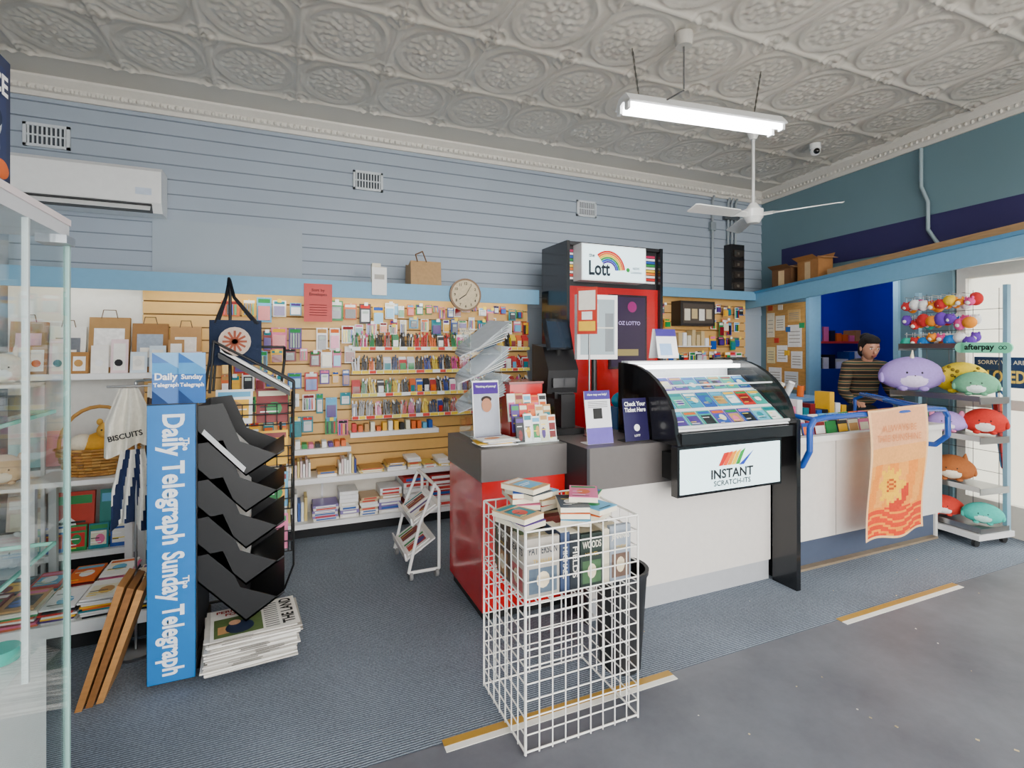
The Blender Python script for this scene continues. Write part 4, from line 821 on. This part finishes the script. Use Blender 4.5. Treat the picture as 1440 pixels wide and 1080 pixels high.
# ceiling fan
m=MB(); fx,fy,fz=3.86,3.445,2.70; FW='#f0f0ec'
m.cyl((fx,fy,3.36),(fx,fy,3.44),.03,FW,'gloss',20,.06); m.cyl((fx,fy,fz+.05),(fx,fy,3.4),.013,FW,'gloss',12)
m.cyl((fx,fy,fz+.03),(fx,fy,fz+.09),.07,FW,'gloss',24,.03); m.cyl((fx,fy,fz-.04),(fx,fy,fz+.03),.085,FW,'gloss',24); m.cyl((fx,fy,fz-.09),(fx,fy,fz-.04),.05,FW,'gloss',24,.08)
for a in (math.radians(58),math.radians(178),math.radians(-62)):
    e=Vector((math.cos(a),math.sin(a),0)); s=Vector((-e.y,e.x,0)); c=Vector((fx,fy,fz-.02)); P=[]
    for (t,w) in ((.07,.02),(.16,.025),(.2,.055),(.45,.065),(.66,.07),(.69,.055)):
        P.append((c+e*t+s*w+Vector((0,0,.016)),c+e*t-s*w-Vector((0,0,.016))))
    vs=[]
    for p,q in P: vs+=[p,q,p+Vector((0,0,.008)),q+Vector((0,0,.008))]
    fs=[]
    for k in range(len(P)-1):
        b=4*k; fs+=[(b,b+4,b+5,b+1),(b+2,b+3,b+7,b+6),(b,b+2,b+6,b+4),(b+1,b+5,b+7,b+3)]
    fs+=[(0,1,3,2),(4*len(P)-4,4*len(P)-2,4*len(P)-1,4*len(P)-3)]
    m.add(vs,fs,FW,'gloss')
m.build('ceiling_fan')
m=MB(); m.cyl((4.65,3.43,3.39),(4.65,3.43,3.44),.05,'#e8e8e8','gloss',20); m.ell((4.65,3.43,3.37),(.045,.045,.045),'#e8e8e8','gloss'); m.ell((4.63,3.4,3.36),(.028,.028,.028),'#111111','gloss'); m.build('security_camera')
# ---------------------------------------------------------------- plush stand
MS=Matrix.Translation((5.0,2.50,0))@Matrix(((ex.x,ey.x,0,0),(ex.y,ey.y,0,0),(0,0,1,0),(0,0,0,1)))
m=MB(MS); G='#9a9c9e'
for t in (-.34,.32): m.box(t-.015,t+.015,.10,.14,.06,1.98,'#7fa6ba','satin'); 
for z in np.arange(.2,1.96,.16): m.cyl((-.34,.12,z),(.32,.12,z),.0025,'#555555','metal',5)
for t in np.arange(-.27,.32,.18): m.cyl((t,.12,.1),(t,.12,1.96),.0025,'#555555','metal',5)
for z in (.12,.42,.80,1.10,1.50):
    dd=-.2 if z<1.4 else -.1; m.box(-.35,.34,dd,.11,z,z+.012,G,'metal'); m.box(-.35,.34,dd-.005,dd,z-.01,z+.03,'#aaaaaa','metal'); 
    for t in (-.35,.34): m.box(t-.004,t+.004,dd,.11,z-.03,z+.02,G,'metal')
m.box(-.36,.36,-.24,.14,.06,.10,'#d8d8d8','satin')
for t in (-.31,.31):
    for y in (-.2,.1): m.cyl((t-.012,y,.03),(t+.012,y,.03),.03,'#222222','satin',12)
for z in (1.6,1.75,1.92):
    for t in np.arange(-.31,.2,.075): m.cyl((t,.12,z),(t,-.08,z+.01),.003,'#bbbbbb','metal',5)
m.build('toy_display_stand')
m=MB(MS)
for z in (1.62,1.77,1.92):
    for t in np.arange(-.31,.2,.07):
        for y in (-.06,0.01):
            c=R.choice(['#1c78c8','#f0901c','#f4c81c','#e04a90','#6a3ab0','#20a890','#f2f2f2','#c82828','#a87838','#1c78c8','#f0901c']); rr=R.uniform(.032,.05); z2=z-.055+R.uniform(-.035,.02)
            m.cyl((t,y,z+.005),(t,y,z2+.02),.0015,'#dddddd','metal',4); m.ell((t,y,z2),(rr*1.05,rr*.8,rr*R.uniform(.8,1.2)),c,'fabric',10,7); m.ell((t-.022,y,z2+.03),(.012,.009,.014),c,'fabric',6,5); m.ell((t+.022,y,z2+.03),(.012,.009,.014),c,'fabric',6,5); m.ell((t,y-.02,z2-.008),(.02,.016,.017),'#f4efe6','fabric',8,6)
m.build('plush_keyrings')
FC=(-.9,-.45)
plush('plush_toy',(4.80,2.68,1.28),.18,'#a88cd8','#e0d0f0','horn',face=(-.75,-.66),flat=.8,wide=1.2,tall=.85); plush('plush_toy',(5.0,2.42,1.255),.15,'#e8c81c',None,'none',spots='#7a6418',face=FC,flat=.7,wide=1.1,tall=.9)
plush('plush_toy',(4.88,2.27,1.22),.115,'#6aa884','#e4f0ea','none',face=FC,flat=.8,wide=1.15,tall=.85)
plush('plush_toy',(4.89,2.47,.905),.105,'#b090d8','#f0e6f4','flop',face=FC,acc='#e080a8',wide=1.15,tall=.85); plush('plush_toy',(5.0,2.27,.925),.12,'#c82a20','#f2e8e0','none',face=FC,flat=.7,wide=1.1,tall=.9); plush('plush_toy',(4.9,2.70,.905),.10,'#3ab0a0','#ffffff','round',face=FC)
plush('plush_toy',(4.9,2.44,.54),.12,'#a05a28','#efe0c8','point',face=FC,wide=1.2,tall=.9); plush('plush_toy',(5.02,2.72,.545),.11,'#5a9ad0','#ffffff','round',face=FC,flat=.8)
plush('plush_toy',(4.9,2.50,.225),.10,'#d83a2c','#f8f4f0','none',face=FC,wide=1.3,tall=.85); plush('plush_toy',(4.93,2.25,.225),.10,'#38b8a8','#b8ece0','none',face=FC,flat=.85,wide=1.2,tall=.85)
# signs beside door
m=MB(MS)
m.box(.16,.46,-.13,-.115,1.455,1.535,'#80e8bc','satin'); m.box(.28,.30,-.115,.10,1.495,1.50,'#999999','metal')
for t in (.16,.46): m.cyl((t,-.13,1.495),(t,-.115,1.495),.04,'#80e8bc','satin',20)
m.text('afterpay',(.29,-.13,1.495),X_,Z_,'#101010',width=.2,off=.002,bold=.03)
for k in (0,1): m.disc((.43+k*.025,-.13,1.495),X_,Z_,.014,.002,'#101010',rin=.009,n=12)
m.build('payment_sign')
m=MB(MW); m.box(2.42,2.80,-.02,.015,1.18,1.42,'#1c3c6a','satin'); m.text('SORRY, WE ARE',(2.61,-.02,1.375),X_,Z_,'#f0e8d0',width=.32,off=.002); m.text('CLOSED',(2.61,-.02,1.265),X_,Z_,'#f4d060',width=.32,height=.1,off=.002,bold=.03); m.build('closed_sign')
m=MB(MW); m.cyl((2.62,-.08,1.06),(2.66,-.08,.55),.035,'#c8403a','fabric',12,.012); m.cyl((2.66,-.08,.55),(2.662,-.08,.48),.006,'#888888','metal'); m.tube([(2.62,-.08,1.06),(2.615,-.08,1.14),(2.64,-.08,1.155),(2.66,-.08,1.13)],.008,'#4a7ab0')
for k in range(6): a=k*1.047; m.cyl((2.62+.03*math.cos(a),-.08+.03*math.sin(a),1.05),(2.66+.01*math.cos(a),-.08+.01*math.sin(a),.56),.008,['#e0b040','#4a8ac0','#d04a4a'][k%3],'fabric',6)
m.cyl((2.64,.02,1.145),(2.64,-.10,1.145),.005,'#999999','metal'); m.build('umbrella')
# ---------------------------------------------------------------- person
def skin(name,V,E,Rd,mat,parent,sub=2):
    me=bpy.data.meshes.new(name); me.from_pydata(V,E,[]); ob=bpy.data.objects.new(name,me); COL.objects.link(ob)
    md=ob.modifiers.new('s','SKIN'); 
    for i,r in enumerate(Rd):
        rr=r if isinstance(r,tuple) else (r,r); me.skin_vertices[0].data[i].radius=rr
    me.skin_vertices[0].data[0].use_root=True
    sb=ob.modifiers.new('u','SUBSURF'); sb.levels=sub; sb.render_levels=sub; bpy.context.view_layer.update()
    me2=bpy.data.meshes.new_from_object(ob.evaluated_get(bpy.context.evaluated_depsgraph_get()))
    ob.modifiers.clear(); ob.data=me2; me2.materials.clear(); me2.materials.append(mat); me2.polygons.foreach_set('use_smooth',[True]*len(me2.polygons)); ob.parent=parent
    return ob
def pm(name,c,rough=.7):
    mt,n,b=nt(name); no=n.nodes.new('ShaderNodeTexNoise'); no.inputs['Scale'].default_value=30; cr=n.nodes.new('ShaderNodeValToRGB'); l=C(c); cr.color_ramp.elements[0].color=(l[0]*.85,l[1]*.85,l[2]*.85,1); cr.color_ramp.elements[1].color=(*[min(1,q*1.1) for q in l],1)
    n.links.new(no.outputs['Fac'],cr.inputs[0]); n.links.new(cr.outputs[0],b.inputs['Base Color']); b.inputs['Roughness'].default_value=rough; return mt
SK=pm('skin_tone','#c98f72',.5); TR=pm('trousers_cloth','#22262e',.9); SH=pm('shoe_leather','#15151a',.5)
sw,n,b=nt('striped_knit'); tc=n.nodes.new('ShaderNodeTexCoord'); w=n.nodes.new('ShaderNodeTexWave'); w.bands_direction='Z'; w.inputs['Scale'].default_value=5; w.inputs['Distortion'].default_value=.5
n.links.new(tc.outputs['Object'],w.inputs['Vector']); cr=n.nodes.new('ShaderNodeValToRGB'); cr.color_ramp.interpolation='CONSTANT'; cr.color_ramp.elements[0].color=(*C('#2c2824'),1); cr.color_ramp.elements[1].position=.5; cr.color_ramp.elements[1].color=(*C('#a8805a'),1)
e=cr.color_ramp.elements.new(.8); e.color=(*C('#3c4c3c'),1); n.links.new(w.outputs['Fac'],cr.inputs[0]); n.links.new(cr.outputs[0],b.inputs['Base Color']); b.inputs['Roughness'].default_value=.95
per=bpy.data.objects.new('person',None); COL.objects.link(per); PX,PY=5.13,3.25
f=Vector((-.5,-.87,0)); sd=Vector((.87,-.5,0))
def Q(fw,s,z): v=Vector((PX,PY,z))+f*fw+sd*s; return tuple(v)
skin('sweater',[Q(-.1,0,.92),Q(-.09,0,1.08),Q(-.06,0,1.22),Q(-.03,0,1.32),Q(0,0,1.375),
    Q(-.03,.155,1.31),Q(.0,.21,1.08),Q(.17,.2,.99),Q(.20,.195,.985), Q(-.03,-.155,1.31),Q(.0,-.22,1.08),Q(.17,-.22,1.0),Q(.2,-.22,.995)],
    [(0,1),(1,2),(2,3),(3,4),(3,5),(5,6),(6,7),(7,8),(3,9),(9,10),(10,11),(11,12)],[(.16,.11),(.145,.105),(.165,.115),(.13,.095),.06,.07,.052,.042,.042,.07,.052,.042,.042],sw,per)
skin('trousers',[Q(-.1,0,.96),Q(-.1,0,.9),Q(-.09,.09,.8),Q(-.06,.1,.48),Q(-.09,.1,.1),Q(-.09,-.09,.8),Q(-.06,-.1,.48),Q(-.09,-.1,.1)],[(0,1),(1,2),(2,3),(3,4),(1,5),(5,6),(6,7)],[(.15,.11),(.155,.12),.09,.065,.05,.09,.065,.05],TR,per)
for s in (-1,1):
    skin('shoe_%s'%('l' if s<0 else 'r'),[Q(-.13,s*.1,.045),Q(-.05,s*.1,.045),Q(.08,s*.105,.035)],[(0,1),(1,2)],[.043,.044,.034],SH,per)
    hx=.195 if s>0 else -.22; b0=Vector(Q(.2,hx,.988)); V=[tuple(b0),tuple(b0+f*.045),tuple(b0+f*.09)]; E=[(0,1),(1,2)]; Rd=[.026,(.034,.018),(.036,.016)]
    skin('hand_%s'%('l' if s<0 else 'r'),V,E,Rd,SK,per)
    for k in range(4):
        o=b0+f*.08+sd*(k-1.5)*.018; l=[.07,.08,.076,.06][k]; skin('finger_%s_%d'%('l' if s<0 else 'r',k+1),[tuple(o),tuple(o+f*l*.5-Vector((0,0,.004))),tuple(o+f*l*.85-Vector((0,0,.018))),tuple(o+f*l-Vector((0,0,.03)))],[(0,1),(1,2),(2,3)],[.009,.0085,.008,.007],SK,per)
    o=b0+f*.03-sd*s*.022; skin('thumb_%s'%('l' if s<0 else 'r'),[tuple(o),tuple(o+f*.03-sd*s*.022),tuple(o+f*.06-sd*s*.03)],[(0,1),(1,2)],[.011,.0105,.008],SK,per)
skin('neck',[Q(-.02,0,1.33),Q(.0,0,1.38),Q(.02,0,1.43)],[(0,1),(1,2)],[.052,.05,.052],SK,per)
hm=MB(); hc=Vector(Q(.045,0,1.49)); ft=(f*.97+Vector((0,0,-.22))).normalized(); upv=(sd.cross(ft)).normalized(); upv=upv if upv.z>0 else -upv
Mh=Matrix(((sd.x,ft.x,upv.x,hc.x),(sd.y,ft.y,upv.y,hc.y),(sd.z,ft.z,upv.z,hc.z),(0,0,0,1))); hm.M=Mh
SKc='#c98f72'
hm.ell((0,0,0),(.074,.094,.116),SKc,'satin',28,20,None,lambda x,y,z:(x*(1-.22*max(0,-z)),y*(1-.12*max(0,-z))+(.06 if z<0 else 0)*-z,z))
hm.prism([(.088,.018),(.116,-.026),(.088,-.03)],'x',-.012,.012,SKc,'satin',True); hm.ell((0,.104,-.025),(.016,.013,.011),SKc,'satin',10,8)
for s in (-1,1):
    hm.ell((s*.031,.084,.012),(.014,.008,.007),'#f4efe8','gloss',10,6); hm.ell((s*.031,.091,.012),(.006,.003,.006),'#2a1a12','gloss',8,6); hm.ell((s*.031,.087,.03),(.018,.006,.004),'#2a1c14','matte',8,5); hm.ell((s*.076,-.005,-.005),(.009,.018,.028),SKc,'satin',10,8)
hm.ell((0,.092,-.056),(.024,.008,.006),'#a8584c','satin',12,6); hm.ell((0,.09,-.063),(.018,.008,.005),'#b0645a','satin',12,6)
HR='#1c1512'; hm.ell((0,-.022,.022),(.084,.092,.112),HR,'fabric',24,16,(-.3,0,0)); hm.ell((0,.015,.075),(.072,.07,.052),HR,'fabric',18,10); hm.ell((0,-.085,.085),(.05,.045,.046),HR,'fabric',16,10); hm.ell((0,-.06,-.04),(.07,.05,.07),HR,'fabric',16,10)
hm.build('head',per)
# ---------------------------------------------------------------- light
w=bpy.data.worlds.new('World'); bpy.context.scene.world=w; w.use_nodes=True; bg=w.node_tree.nodes['Background']; bg.inputs[0].default_value=(1,.985,.96,1); bg.inputs[1].default_value=11.0
# camera
cam=bpy.data.cameras.new('Camera'); cam.lens=18.4; cam.sensor_width=36; cam.shift_y=-52/1440; cam.clip_start=.02
co=bpy.data.objects.new('Camera',cam); COL.objects.link(co); co.location=(0,0,1.5); co.rotation_euler=(math.pi/2,0,-math.radians(23.5)); bpy.context.scene.camera=co
